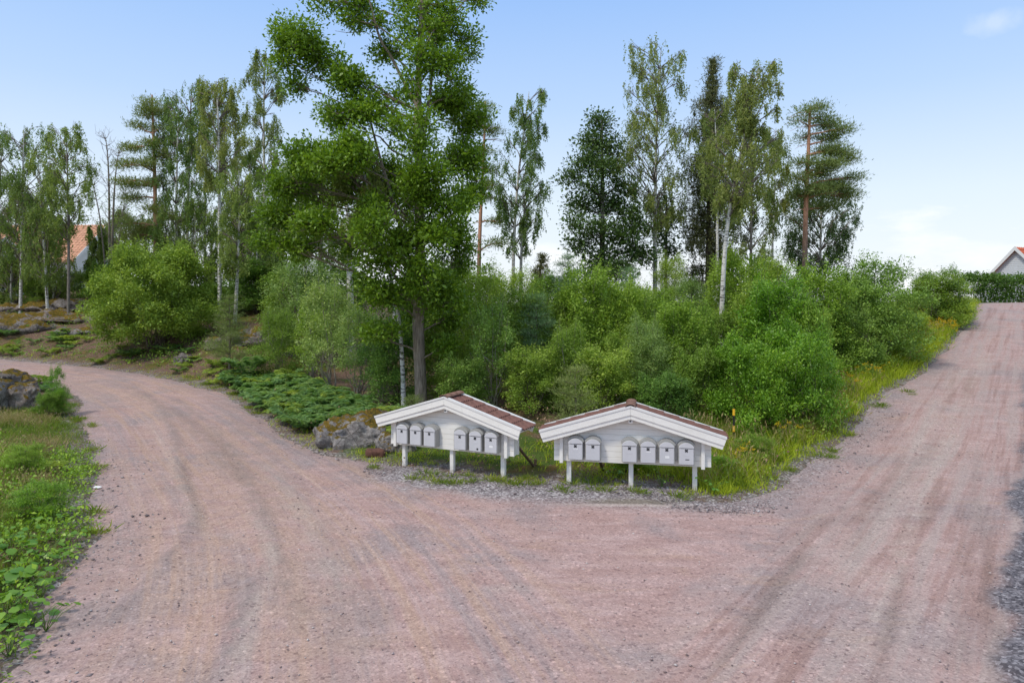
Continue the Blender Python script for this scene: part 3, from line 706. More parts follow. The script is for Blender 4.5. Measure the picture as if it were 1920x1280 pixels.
pshrub('tall', 'mid', 1415, 505, 21.8, 100, "tall green shrub rising right of the leaning birch foot")
pshrub('tall', 'yellow', 1385, 455, 24.5, 120, "tallest pale shrub top in the thicket, standing against the dark spruce")
pshrub('broad', 'bright', 1400, 625, 16.6, 170, "large glossy leaved bush behind the marker post")
pshrub('broad', 'bright', 1500, 600, 17.0, 165, "large bright bush at the right front corner of the thicket")
pshrub('tall', 'bright', 1450, 500, 19.8, 150, "high bright green shrub above the front corner bush")
pshrub('tall', 'yellow', 1540, 478, 22.5, 130, "yellow green shrub below the red trunked pine")
pshrub('round', 'yellow', 1500, 545, 19.2, 120, "sunny yellow green shrub in front of the blue green young pine")
pshrub('broad', 'olive', 1640, 520, 24.0, 185, "spreading olive green willow beside the climbing road with dark bare stems below", rz=2.2)
pshrub('airy', 'olive', 1640, 465, 25.5, 130, "thin topped willow rising over the spreading olive green one")
pshrub('round', 'olive', 1590, 560, 22.5, 120, "dull green shrub between the corner bush and the spreading willow")
pshrub('round', 'mid', 1765, 508, 31.0, 112, "rounded shrub where the climbing road meets the hedge")
pshrub('airy', 'grey', 1765, 492, 31.6, 110, "airy twig-topped shrub rising over the rounded one at the hedge")
pshrub('round', 'yellow', 1705, 580, 27.6, 75, "small shrub at the roadside between the willow and the hedge end")
# back row
for x, yt, Y, wp, kd, cl, lb in [
    (880, 475, 30, 150, 'tall', 'mid', "back row bush right behind the oak at trunk mid height"), (960, 500, 29, 130, 'fine', 'yellow', "back row bush at the foot of the paired birch trunks"),
    (1035, 505, 30, 130, 'round', 'mid', "back row bush left of the dark round tree"), (1150, 530, 28, 150, 'broad', 'dark', "back row bush in the shade of the dark round tree"),
    (1230, 535, 27, 130, 'round', 'mid', "back row bush around the straight birch trunk"), (1255, 475, 33, 90, 'fine', 'yellow', "pale distant bush seen between the straight birch and the spruce"),
    (1300, 520, 27, 120, 'fine', 'grey', "back row bush under the spruce"), (1440, 470, 28, 110, 'tall', 'mid', "back row bush left of the pine trunk"),
    (1480, 510, 25, 110, 'fine', 'grey', "grey green bush left of the pine foot"), (1590, 500, 28, 110, 'round', 'mid', "back row bush right of the pine foot"),
    (800, 480, 34, 140, 'broad', 'dark', "dark bush far behind the oak trunk")]:
    pshrub(kd, cl, x, yt, Y, wp, lb)

# ---- young pines in the thicket
def young_pine(x, yt, Y, wpx, label, m=M_SAPP):
    X = (x - CX) / FOC * Y; zb = Tp(X, Y); zt = CAM_H - (yt - HY) / FOC * Y; h = zt - zb; w = wpx / FOC * Y; r = np.random.default_rng(hash_id(label))
    A = Acc(); L = Acc(); A.add(tube([(0, 0, -.1), (.02, 0, h * .5), (0, 0, h)], [.05, .03, .008], 6))
    for i in range(int(h / .28)):
        z = h - .12 - i * .28; ln = min(w * .5, .18 + (h - z) * .33)
        for j in range(6):
            a = r.uniform(0, 6.28); e = np.array([math.cos(a) * ln, math.sin(a) * ln, z + ln * .42]); s = np.array([0, 0, z])
            A.add(tube([s, (s + e) / 2, e], [.014, .009, .004], 3))
            cl = s + (e - s) * r.uniform(.25, 1.0, (max(3, int(ln * 14)), 1)); L.add(leafy(cl, 26, .22, .10, .10, r, 'needle'))
    L.add(leafy(np.array([[0, 0, h - .15]]), 60, .2, .11, .1, r, 'needle'))
    root = empty("young_pine", (X, Y, zb)); link("trunk", A.mesh("trunk", STEMB, True), root); link("crown", L.mesh("crown", m), root); tag(root, label, "young pine"); return root
young_pine(430, 555, 27.5, 90, "young pine on the bare bank right of the big rounded shrub", M_PINE)
young_pine(1065, 480, 23.5, 60, "blue green young pine top left of the tallest spiky shrub")
young_pine(1005, 555, 20.4, 60, "blue green young pine behind the gap between the shelters")
young_pine(1478, 545, 20.6, 70, "blue green young pine beside the high bright shrub")
young_pine(1180, 505, 25.0, 60, "small blue green pine tip in front of the dark round tree")
young_pine(1078, 690, 15.6, 80, "low young pine close behind the left roof slope of the right shelter", M_PINE)
young_pine(1440, 470, 30.0, 90, "young pine half hidden below the leaning birch crown", M_PINE)
young_pine(770, 745, 18.4, 60, "small green pine seedling at the foot of the spotted birch", M_PINE)

# ------------------------------------------------------------------ the big oak
def W(xp, yp, Y): return px(xp, yp, Y)
OY = 19.5; r = np.random.default_rng(11)
ob = W(790, 0, OY); ob[2] = Tp(ob[0], OY) - .15
tp = np.array([ob, W(790, 760, OY), W(788, 700, OY), W(785, 640, OY), W(784, 600, OY), W(787, 540, OY + .1), W(788, 470, OY + .1), W(786, 400, OY), W(785, 300, OY), W(783, 220, OY - .1), W(785, 130, OY - .1), W(789, 50, OY), W(794, -60, OY)])
trd = np.array([.24, .185, .170, .165, .168, .150, .140, .130, .118, .105, .085, .065, .03])
OL = [ # photo x, y, rx, ry, clumps, depth offset
 (562, 82, 46, 42, 70, -.6), (530, 122, 24, 18, 18, -.6), (615, 110, 40, 26, 34, -.5), (562, 158, 22, 15, 14, -.5), (640, 20, 46, 30, 46, .3), (700, 38, 36, 24, 18, .4), (668, 148, 48, 24, 38, -.9),
 (720, 92, 34, 28, 20, .5), (692, 196, 48, 32, 52, -.8), (648, 215, 42, 26, 32, -1.0), (790, 62, 46, 48, 42, -.6), (848, 52, 46, 52, 52, .6), (872, 98, 24, 26, 16, .7), (830, 132, 44, 34, 44, -.7), (800, 14, 60, 26, 44, .3),
 (900, 8, 26, 12, 8, .6), (850, 190, 46, 38, 62, .9), (872, 236, 36, 32, 44, 1.2), (765, 250, 56, 34, 52, -1.2), (636, 262, 44, 22, 24, -1.5), (580, 300, 46, 26, 48, -1.0), (538, 345, 32, 24, 34, -.6), (566, 362, 50, 34, 58, .7),
 (640, 318, 50, 34, 48, -1.7), (712, 322, 54, 38, 58, 1.6), (792, 330, 54, 44, 78, -1.3), (876, 305, 46, 42, 62, .5), (900, 352, 26, 28, 24, .3), (846, 380, 52, 40, 62, -1.0), (532, 402, 36, 26, 38, .4), (598, 412, 54, 30, 54, -1.2),
 (690, 408, 54, 38, 48, -1.6), (782, 430, 56, 38, 64, -1.3), (862, 446, 40, 32, 44, .8), (508, 452, 30, 16, 16, .2), (550, 462, 50, 20, 30, -.2), (636, 468, 44, 28, 32, 1.0), (716, 490, 48, 30, 38, -1.2), (798, 512, 54, 38, 58, -1.2), (850, 486, 34, 26, 34, .9),
 (700, 552, 46, 32, 40, -.9), (766, 572, 50, 32, 46, .9), (828, 556, 46, 34, 46, -.8), (716, 612, 38, 24, 26, -.6), (826, 606, 40, 24, 30, .6), (842, 645, 26, 14, 12, -.4), (740, 370, 50, 40, 44, 1.2), (650, 370, 50, 30, 40, 1.1),
 (730, 190, 26, 22, 12, 1.0), (760, 150, 20, 40, 16, -.9), (700, 448, 30, 26, 18, .3)]
lob = []
for a, b, rx, ry, n, dz in OL:           # each mass is a few ragged sprays, not one ball
    ns = 3 if n < 30 else 5
    for j in range(ns):
        u = r.uniform(-1, 1, 3) * .72; f = r.uniform(.42, .78); g = r.uniform(.55, 1.0)
        lob.append((W(a + u[0] * rx, b + u[1] * ry, OY + dz + u[2] * rx / FOC * OY), (rx / FOC * OY * f, rx / FOC * OY * f, ry / FOC * OY * g), int(n * 1.75 / ns * r.uniform(.5, 1.5)), j > 0))
def oak_extra(A, Cn, tr):
    base = ob
    for pts, r0, r1 in [([(785, 205), (755, 150), (733, 105), (712, 75), (700, 30), (690, -10)], .075, .03), ([(784, 165), (770, 140), (762, 125), (745, 112)], .06, .02),
                        ([(788, 560), (770, 500), (756, 445), (735, 370), (712, 295), (695, 230), (690, 205)], .095, .03), ([(712, 295), (690, 255), (672, 240)], .03, .012),
                        ([(790, 290), (808, 170), (812, 120), (822, 92)], .06, .02), ([(787, 245), (800, 225), (806, 170), (812, 95)], .055, .02), ([(792, 60), (800, 20), (806, -20)], .05, .03),
                        ([(722, 495), (708, 470), (700, 460)], .06, .05), ([(756, 540), (722, 492), (690, 450), (640, 440), (590, 455), (548, 465)], .07, .015), ([(855, 20), (872, 2), (880, -10)], .03, .02),
                        ([(680, 60), (650, 62), (628, 58)], .014, .006), ([(795, 480), (830, 440), (850, 400)], .045, .015), ([(785, 410), (800, 350), (850, 300), (880, 280)], .05, .015)]:
        P = np.array([W(a, b, OY + .25 * math.sin(i)) for i, (a, b) in enumerate(pts)]) - base
        A.add(tube(smooth3(P), np.linspace(r0 * .8, r1 * .7, len(smooth3(P))), 6))
def smooth3(P):
    P = np.asarray(P, float)
    for _ in range(2):
        Q = [P[0]]
        for a, b in zip(P[:-1], P[1:]): Q += [a * .75 + b * .25, a * .25 + b * .75]
        Q.append(P[-1]); P = np.array(Q)
    return P
oak = build_tree("oak_tree", smooth3(tp), np.interp(np.linspace(0, 1, len(smooth3(tp))), np.linspace(0, 1, len(trd)), trd), lob, M_OAK, OAKB, r,
                 k=32, spread=.31, size=.100, aspect=.55, limb=.034, rise=.45, twigs=.45, sides=12, extra=oak_extra, shell=.35)
tag(oak, "tall spreading oak with thick brown trunk standing right behind the left mailbox shelter", "tree")

# ------------------------------------------------------------------ birches
def path_px(pts, Y, dz=None):
    P = [W(a, b, Y) for a, b in pts]; P = np.array(P); P[0, 2] = Tp(P[0, 0], Y) - .15
    return smooth3(P)

def birch(pts, Y, hw, ycrown, label, rad=.12, col=None, n=26, dens=26, seedk=0, k=17, spread=.80, size=.092, mode='hang', cat="tree", name="birch_tree", barkm=None, top_taper=.5, shape=1.0, aspect=.55):
    """pts: trunk pixels from the foot up; hw: crown half width in pixels; ycrown: lowest crown pixel"""
    r = np.random.default_rng(hash_id(label)); tr = path_px(pts, Y); yt = pts[-1][1]; m = Y / FOC; hw = hw * 1.14; rad = rad * .85
    lob = []
    n2 = int(n * 2.3); sd = r.uniform(0, 6.28)
    for i in range(n2):
        t = (i + r.uniform(-.5, 1)) / n2; yp = yt - 6 + (ycrown - yt + 6) * max(0, t)
        xc = np.interp(-yp, [-p[1] for p in pts], [p[0] for p in pts])
        wd = hw * (top_taper * .8 + (1 - top_taper * .8) * math.sin(math.pi * min(.93, .12 + .78 * t)) ** shape) * (1 + .16 * math.sin(t * 9 + sd))
        a = r.uniform(0, 6.28); rr = wd * math.sqrt(r.uniform(.02, 1.0))
        c = W(xc + math.cos(a) * rr, yp, Y + math.sin(a) * rr * m)
        q = wd * .27 * m * r.uniform(.6, 1.5)
        lob.append((c, (q, q, q * r.uniform(.7, 1.6)), int(dens * .75 * r.uniform(.35, 1.5))))
    rd = np.linspace(rad, .012, len(tr)); rd[0] *= 1.25
    t = build_tree(name, tr, rd, lob, col or M_BIRCH, barkm or BIRCH, r, k=k, spread=spread, size=size, aspect=aspect, mode=mode, limb=.030, rise=.9, twigs=.35, sides=7, shell=.2, twr=.008, branchm=TWIGB)
    tag(t, label, cat); return t

birch([(412, 575), (412, 480), (411, 300), (408, 180), (405, 152)], 37, 50, 340, "white trunked birch standing right of the big rounded shrub", .15, n=28)
birch([(440, 600), (446, 500), (450, 400), (448, 320)], 35, 44, 500, "shorter leaning birch with a spotted white trunk, second right of the big rounded shrub", .13, n=24, col=M_BIRCHD)
birch([(498, 560), (496, 330), (494, 200), (498, 96)], 43, 36, 330, "slim tall birch whose weeping tip reaches toward the upper left oak foliage", .15, n=24, top_taper=.6)
birch([(350, 560), (352, 400), (356, 250), (360, 158)], 45, 58, 300, "birch with a broad open top left of the white trunked birch", .15, n=22, col=M_BIRCHD)
birch([(330, 560), (330, 400), (333, 250), (338, 205)], 42, 55, 460, "leafy birch low and full between the pine and the white trunked birch", .13, n=30, dens=34, col=M_BIRCHD)
birch([(470, 560), (468, 400), (470, 300), (468, 270)], 41, 48, 500, "dull green birch behind the shorter leaning birch", .12, n=26, col=M_BIRCHD)
birch([(385, 560), (384, 400), (386, 300), (384, 250)], 47, 50, 500, "birch deep behind the white trunked birch, mostly foliage", .12, n=26, col=M_BIRCHD)
birch([(530, 560), (532, 420), (534, 330), (536, 300)], 45, 40, 480, "birch foliage filling the sky gap left of the oak", .12, n=22, col=M_BIRCHD)
birch([(563, 600), (558, 540), (552, 440), (560, 330)], 33, 40, 470, "birch with a thin leaning white trunk below the left oak limb", .10, n=16)
birch([(758, 775), (755, 690), (750, 600), (728, 500), (690, 350), (660, 250)], 19.9, 46, 400, "pale leaved birch leaning left behind the oak with its spotted trunk beside the oak trunk", .10, n=22, size=.08, spread=.7, dens=24)
birch([(660, 640), (657, 560), (655, 480), (650, 340), (650, 280)], 31, 46, 470, "thick white birch trunk glimpsed through the oak leaves", .26, n=16)
birch([(745, 640), (735, 520), (722, 420), (715, 330)], 33, 40, 470, "birch hidden behind the middle of the oak crown", .13, n=12)
birch([(38, 585), (40, 480), (42, 340), (45, 240)], 41, 66, 470, "open crowned birch at the far left edge by the white gable", .13, n=26, col=M_BIRCHD)
birch([(-10, 585), (-5, 450), (0, 330), (5, 265)], 42, 60, 500, "birch cut by the left picture edge", .13, n=24, col=M_BIRCHD)
birch([(90, 580), (84, 480), (78, 400), (72, 310)], 40, 54, 520, "birch with a crooked thin trunk in front of the orange roof", .12, n=26, col=M_BIRCHD)
birch([(128, 582), (129, 470), (127, 340), (124, 238)], 39, 54, 420, "slim grey trunked tree with a lacy top in front of the orange roof end", .12, n=24, col=M_BIRCHD, barkm=GREYB)
birch([(60, 585), (58, 500), (60, 420), (62, 350)], 45, 50, 520, "bushy birch behind the crooked thin trunk", .10, n=22, col=M_BIRCHD)
birch([(962, 560), (962, 480), (970, 340), (985, 230), (992, 172)], 38, 46, 455, "birch with paired trunks standing alone in the gap right of the oak", .14, n=28, col=M_BIRCHD)
birch([(975, 560), (977, 470), (984, 380), (1000, 330)], 38.5, 42, 470, "second trunk of the pair right of the oak, with low drooping twigs", .14, n=14, col=M_BIRCHD, dens=16)
birch([(1228, 560), (1228, 450), (1229, 330), (1232, 200), (1240, 88)], 35, 68, 420, "tall straight birch with an airy rounded crown left of the spruce", .16, n=40, dens=25, top_taper=.75)
birch([(1350, 575), (1356, 500), (1366, 400), (1392, 270), (1425, 122)], 23.5, 58, 385, "leaning birch with a bright white trunk in front of the spruce", .125, n=38, dens=25, size=.07, spread=.6, top_taper=.55)
birch([(1345, 560), (1345, 450), (1345, 330), (1340, 205)], 34, 40, 360, "birch foliage hanging in front of the spruce trunk", .12, n=22, dens=20)
birch([(1408, 560), (1408, 450), (1410, 330), (1430, 230)], 34, 50, 480, "weeping birch with thin grey stems right of the leaning white one", .11, n=26, dens=24, barkm=GREYB)
birch([(1448, 560), (1448, 450), (1452, 380), (1455, 240)], 37, 26, 400, "narrow birch at the right edge of the leaning birch group", .10, n=14, dens=20)
birch([(1538, 560), (1538, 480), (1540, 400), (1540, 340)], 40, 66, 500, "dark weeping birch behind the red trunked pine", .13, n=30, dens=34, col=M_ASPEN)

for x_, yt_, yc_, hw_, Y_, lb_ in [(310, 400, 545, 50, 44, "low leafy birch filling the gap above the big rounded shrub"), (365, 380, 560, 45, 41, "low leafy birch between the pine and the white trunked birch"), (430, 420, 570, 46, 42, "low leafy birch right behind the white trunked birch"),
        (480, 400, 560, 46, 39, "low leafy birch under the slim tall birch"), (235, 400, 480, 40, 47, "small birch at the foot of the layered pine"), (20, 380, 560, 50, 44, "dense small birch in front of the white gable"), (100, 400, 545, 42, 43.5, "small birch half hiding the orange roof"),
        (184, 425, 530, 20, 45, "leafy young birch hiding most of the white gable under the orange roof"), (515, 380, 540, 44, 43, "small birch where the left oak limb meets the forest")]:
    birch([(x_, 580), (x_ + 1, 500), (x_ + 2, (yt_ + yc_) / 2), (x_, yt_)], Y_, hw_, yc_, lb_, .09, n=22, col=M_BIRCHD, dens=30)

# darker broadleaf tree
def broad(x, ybase, lobes, Y, label, rad, col, name="broadleaf_tree", k=32, size=.135, barkm=None, spread=.46, trunk_top=None):
    r = np.random.default_rng(hash_id(label)); m = Y / FOC
    tr = path_px([(x, ybase), (x + 1, ybase - 80), (x + 2, ybase - 200), (x, trunk_top)], Y)
    lob = [(W(a, b, Y + r.uniform(-1, 1) * rx * m * .7), (rx * m, rx * m, ry * m), n) for a, b, rx, ry, n in lobes]
    t = build_tree(name, tr, np.linspace(rad, rad * .2, len(tr)), lob, col, barkm or GREYB, r, k=k, spread=spread, size=size, aspect=.6, limb=.06, rise=.6, twigs=.3, shell=.35)
    tag(t, label, "tree"); return t
broad(1128, 560, [(1122, 228, 22, 26, 30), (1108, 265, 30, 28, 40), (1140, 275, 30, 28, 36), (1098, 305, 34, 26, 44), (1135, 318, 36, 28, 44), (1072, 335, 26, 16, 22), (1165, 345, 34, 26, 30), (1110, 350, 30, 22, 26), (1090, 385, 38, 26, 40),
     (1140, 385, 44, 28, 54), (1182, 400, 34, 28, 36), (1078, 420, 26, 20, 22), (1120, 430, 44, 28, 50), (1170, 440, 46, 28, 52), (1200, 425, 26, 20, 18), (1090, 460, 34, 22, 30), (1130, 485, 52, 30, 60), (1190, 470, 34, 24, 34), (1160, 510, 46, 26, 46), (1110, 520, 44, 22, 30), (1215, 480, 24, 26, 20)],
     34, "dark green dense broadleaf tree left of the tall straight birch", .2, M_ASPEN, trunk_top=225)
broad(1248, 560, [(1240, 380, 26, 24, 22), (1258, 410, 28, 24, 26), (1240, 440, 30, 22, 24), (1255, 470, 26, 20, 22)], 37, "small dark tree tucked behind the tall straight birch trunk", .1, M_ASPEN, trunk_top=380)
broad(600, 600, [(560, 330, 40, 30, 30), (640, 300, 40, 40, 36), (600, 380, 60, 40, 50), (560, 440, 50, 30, 40), (660, 430, 50, 30, 40), (620, 480, 50, 30, 36)], 36, "leafy tree completely backing the left half of the oak", .15, M_BIRCH, trunk_top=320, size=.13)

# pines
def pine(pts, Y, lobes, label, rad, k=30, seed=0):
    r = np.random.default_rng(hash_id(label)); m = Y / FOC; tr = path_px(pts, Y)
    lob = [(W(a, b, Y + r.uniform(-1, 1) * rx * m * .8), (rx * m * .8, rx * m * .8, ry * m * 1.0), int(n * 1.25)) for a, b, rx, ry, n in [(a_ + r.uniform(-8, 8), b_ + r.uniform(-9, 9), rx_, ry_, n_) for a_, b_, rx_, ry_, n_ in lobes]]
    def ex(A, Cn, t_):
        for _ in range(16):     # dry stubs on the bare part of the trunk
            i = r.integers(len(t_) // 3, len(t_) - 2); a = r.uniform(0, 6.28); ln = r.uniform(.4, 1.3)
            A.add(tube([t_[i], t_[i] + np.array([math.cos(a) * ln * .6, math.sin(a) * ln * .6, .05]), t_[i] + np.array([math.cos(a) * ln, math.sin(a) * ln, -.08])], [.025, .015, .006], 3))
    t = build_tree("pine_tree", tr, np.linspace(rad, rad * .25, len(tr)), lob, M_PINE, PINEB, r, k=int(k * 1.9), spread=.58, size=.155, aspect=.20, mode='needle', limb=.06, rise=.15, twigs=.5, shell=.15, extra=ex, twr=.014, min_t=.3)
    tag(t, label, "tree"); return t
pine([(1508, 560), (1509, 480), (1511, 380), (1515, 300), (1518, 225), (1519, 200)], 36,
     [(1535, 208, 20, 8, 12), (1510, 215, 18, 7, 8), (1545, 222, 18, 8, 12), (1492, 236, 16, 6, 7), (1545, 245, 28, 9, 18), (1575, 250, 18, 10, 12), (1562, 262, 28, 10, 20), (1505, 268, 22, 7, 8), (1582, 290, 22, 10, 16), (1550, 288, 34, 12, 24), (1505, 300, 26, 10, 14),
      (1590, 306, 18, 10, 14), (1560, 318, 40, 13, 32), (1530, 330, 34, 12, 24), (1595, 330, 18, 10, 12), (1570, 345, 36, 13, 30), (1500, 335, 26, 10, 14), (1540, 360, 38, 13, 28), (1580, 370, 28, 12, 20), (1500, 372, 24, 11, 16), (1550, 388, 34, 12, 22)],
     "red trunked pine with its crown swept to the right, last before the open sky", .175)
pine([(291, 560), (292, 460), (291, 360), (288, 260), (285, 178)], 42,
     [(285, 185, 13, 10, 12), (272, 205, 17, 8, 12), (297, 205, 15, 8, 10), (284, 225, 20, 9, 14), (265, 245, 20, 9, 14), (302, 245, 20, 9, 12), (280, 268, 26, 10, 18), (250, 285, 24, 10, 18), (305, 290, 24, 10, 14), (240, 312, 26, 10, 18), (275, 315, 30, 11, 20),
      (235, 342, 24, 10, 14), (300, 335, 28, 11, 16), (260, 350, 32, 11, 20), (245, 380, 30, 10, 18), (285, 385, 36, 12, 22), (238, 408, 28, 10, 16), (275, 420, 38, 12, 24), (310, 410, 30, 11, 16), (260, 445, 36, 11, 20)],
     "layered pine with a reddish trunk rising just above the big rounded shrub", .18)
pine([(498, 560), (497, 480), (496, 400), (495, 330)], 46, [(490, 340, 28, 12, 16), (505, 360, 30, 12, 16), (478, 385, 30, 12, 16), (515, 400, 26, 12, 14), (490, 425, 36, 14, 20), (505, 450, 36, 14, 18)],
     "pine with a rusty trunk standing behind the slim tall birch", .2)
pine([(897, 570), (898, 480), (902, 380), (908, 270), (910, 190)], 38, [(910, 200, 16, 12, 12), (900, 225, 20, 12, 14), (918, 250, 20, 12, 14), (905, 280, 24, 12, 16), (918, 310, 22, 12, 14), (908, 345, 24, 12, 14), (925, 375, 24, 10, 10), (930, 420, 22, 9, 10), (925, 465, 26, 8, 10)],
     "thin red trunked pine at the right edge of the oak crown", .14)
pine([(600, 600), (600, 480), (602, 380), (604, 300)], 41, [(600, 310, 22, 12, 14), (590, 340, 28, 12, 16), (612, 370, 30, 12, 16), (595, 410, 36, 14, 20), (600, 450, 36, 14, 20)], "pine lost behind the left lower oak foliage", .16)

# spruce
def spruce(x, yt, ybase, Y, hw, label):
    r = np.random.default_rng(hash_id(label)); tr = path_px([(x - 6, ybase), (x - 4, (ybase + yt) // 2), (x + 4, yt)], Y); base = tr[0]; tr = tr - base; H_ = tr[-1, 2]; m = Y / FOC
    A = Acc(); L = Acc(); A.add(tube(tr, np.linspace(.2, .015, len(tr)), 7))
    z = H_ - .1; wmax = hw * m
    while z > 1.0:
        t = (H_ - z) / H_; ln0 = wmax * np.interp(t, [0, .12, .17, .5, 1], [.04, .20, .62, .72, 1.0]); i = int(np.argmin(np.abs(tr[:, 2] - z))); s = tr[i] * np.array([1, 1, 0]) + np.array([0, 0, z])
        for j in range(11):
            if r.random() < .10 + (.15 if .15 < t < .45 else 0): continue
            a = r.uniform(0, 6.28); ln = ln0 * r.uniform(.55, 1.2); d = np.array([math.cos(a), math.sin(a), 0])
            mid = s + d * ln * .55 + np.array([0, 0, -.10 * ln]); e = s + d * ln + np.array([0, 0, -.12 * ln + .12])
            A.add(tube(bez(s, mid, e, 5), np.linspace(.028, .006, 5), 3))
            tt = r.uniform(.15, 1, max(3, int(ln * 6)))[:, None]; cl = (1 - tt) ** 2 * s + 2 * tt * (1 - tt) * mid + tt ** 2 * e
            L.add(leafy(cl, 20, .62 * min(1, ln * .8), .15, .22, r, 'hang'))
            L.add(leafy(cl, 7, .35, .15, .22, r, 'needle'))
        z -= .26 + .20 * t
    root = empty("spruce_tree", base); link("trunk", A.mesh("trunk", SPRB, True), root); link("crown", L.mesh("crown", M_SPRUCE), root); tag(root, label, "tree")
spruce(1333, 112, 560, 37, 68, "tall dark spruce with a pointed brownish top behind the leaning birch")
spruce(1014, 478, 560, 44, 26, "small dark distant spruce tip left of the dark round tree")

# bare tree
def bare_tree(x, yt, ybase, Y, label):
    r = np.random.default_rng(5); m = Y / FOC; A = Acc()
    stems = [[(205, ybase), (205, 380), (203, 300), (198, yt)], [(207, ybase), (212, 400), (216, 330), (222, 285)], [(203, ybase), (190, 420), (176, 350), (165, 320)], [(209, ybase), (225, 430), (232, 390), (236, 350)]]
    root0 = None; tips = []
    for k_, pts in enumerate(stems):
        P = path_px(pts, Y);  root0 = P[0].copy() if root0 is None else root0
        P = P - root0; P[0] = 0; A.add(tube(P, np.linspace(.10 if k_ < 2 else .06, .012, len(P)), 5))
        for _ in range(34):
            i = r.integers(len(P) // 3, len(P) - 1); a = r.uniform(0, 6.28); ln = r.uniform(.5, 2.0) * (1 - i / len(P) * .6)
            e = P[i] + np.array([math.cos(a) * ln * .65, math.sin(a) * ln * .65, ln * r.uniform(.2, .9)]); mid = (P[i] + e) / 2 + np.array([0, 0, -.12 * ln])
            A.add(tube(bez(P[i], mid, e, 5), np.linspace(.022, .006, 5), 3)); tips.append(e)
            for _ in range(3):
                q = P[i] + (e - P[i]) * r.uniform(.4, .95); A.add(tube([q, q + r.normal(size=3) * .22 + np.array([0, 0, .22])], [.009, .005], 3))
    L = Acc(); tips = np.array(tips); low = tips[np.argsort(tips[:, 2])]; L.add(leafy(low[:40], 10, .35, .11, .5, r, 'bush'))
    root = empty("bare_tree", root0); link("trunk", A.mesh("trunk", DEADB, True), root); link("crown", L.mesh("crown", M_BIRCHD), root); tag(root, label, "tree")
bare_tree(205, 258, 560, 44, "almost leafless dying tree with bare grey twigs left of the layered pine")
# ------------------------------------------------------------------ mailbox shelters
M_WHITE = plain("white_paint", (.74, .735, .725), .5, .05, 5, .15)
def white_wood():
    m, nt, p = newmat("white_painted_board"); v = objco(nt)
    n = noise_tex(nt, mapping(nt, v, (2, 20, 40)), 1, 5, .65); n2 = noise_tex(nt, v, 3, 4)
    c = cramp(nt, n, [(.25, (.76, .74, .70)), (.6, (.84, .825, .79))]); c = mixc(nt, mrange(nt, n2, .5, .75, 0, .25), c, (.62, .60, .54))
    sp = nt.nodes.new("ShaderNodeSeparateXYZ"); nt.links.new(v, sp.inputs[0]); ns = noise_tex(nt, v, 26, 4, .7)
    spl = mth(nt, 'MULTIPLY', mrange(nt, sp.outputs[2], .16, .0), mrange(nt, ns, .38, .6)); c = mixc(nt, mth(nt, 'MULTIPLY', spl, .8), c, (.26, .20, .16))     # dried splash low on the posts
    c = mixc(nt, mrange(nt, noise_tex(nt, mapping(nt, v, (9, 9, 2)), 1, 5, .7), .58, .75, 0, .22), c, (.45, .44, .36))
    nt.links.new(c, p.inputs["Base Color"]); p.inputs["Roughness"].default_value = .55; bump(nt, p, n, .25, .004); return m
M_WOOD = white_wood()
M_TILE = plain("brown_roof_tile", (.17, .085, .07), .85, .30, 9, .35)
M_RIDGE = plain("ridge_tile", (.21, .115, .085), .85, .35, 9, .35)
M_STEEL = plain("grey_steel", (.56, .56, .59), .42, .04, 6, 0, .0, .5)
M_STEELD = plain("hood_steel", (.36, .355, .34), .5, .07, 6)
M_BLACK = plain("black_mark", (.02, .02, .022), .5)
M_PAPER = plain("white_label", (.80, .80, .80), .5, .02)
M_BRACE = plain("weathered_brown_timber", (.12, .08, .05), .9, .3, 12, .4)

def bm_obj(name, bm, mat, parent=None, bevel=0, smooth=False):
    me = bpy.data.meshes.new(name)
    if bevel: bmesh.ops.bevel(bm, geom=[e for e in bm.edges], offset=bevel, segments=1, affect='EDGES', clamp_overlap=True)
    bmesh.ops.recalc_face_normals(bm, faces=bm.faces)
    bm.to_mesh(me); bm.free(); me.materials.append(mat)
    if smooth:
        for f in me.polygons: f.use_smooth = True
    return link(name, me, parent)

def box(bm, lo, hi):
    v = [bm.verts.new((x, y, z)) for x in (lo[0], hi[0]) for y in (lo[1], hi[1]) for z in (lo[2], hi[2])]
    for f in ((0, 1, 3, 2), (4, 6, 7, 5), (0, 4, 5, 1), (2, 3, 7, 6), (0, 2, 6, 4), (1, 5, 7, 3)): bm.faces.new([v[i] for i in f])

def prism(bm, poly, y0, y1):
    """polygon in xz pushed along y"""
    a = [bm.verts.new((x, y0, z)) for x, z in poly]; b = [bm.verts.new((x, y1, z)) for x, z in poly]
    bm.faces.new(a); bm.faces.new(b[::-1]); n = len(poly)
    for i in range(n): bm.faces.new([a[i], b[i], b[(i + 1) % n], a[(i + 1) % n]])

def one(fn, *a):
    bm = bmesh.new(); fn(bm, *a); return bm

HW, ZE, ZA = 1.66, 1.00, 1.50      # half width, eave height, apex height of the rake top line
SL = (ZA - ZE) / HW
def rz_(x): return ZA - SL * abs(x)

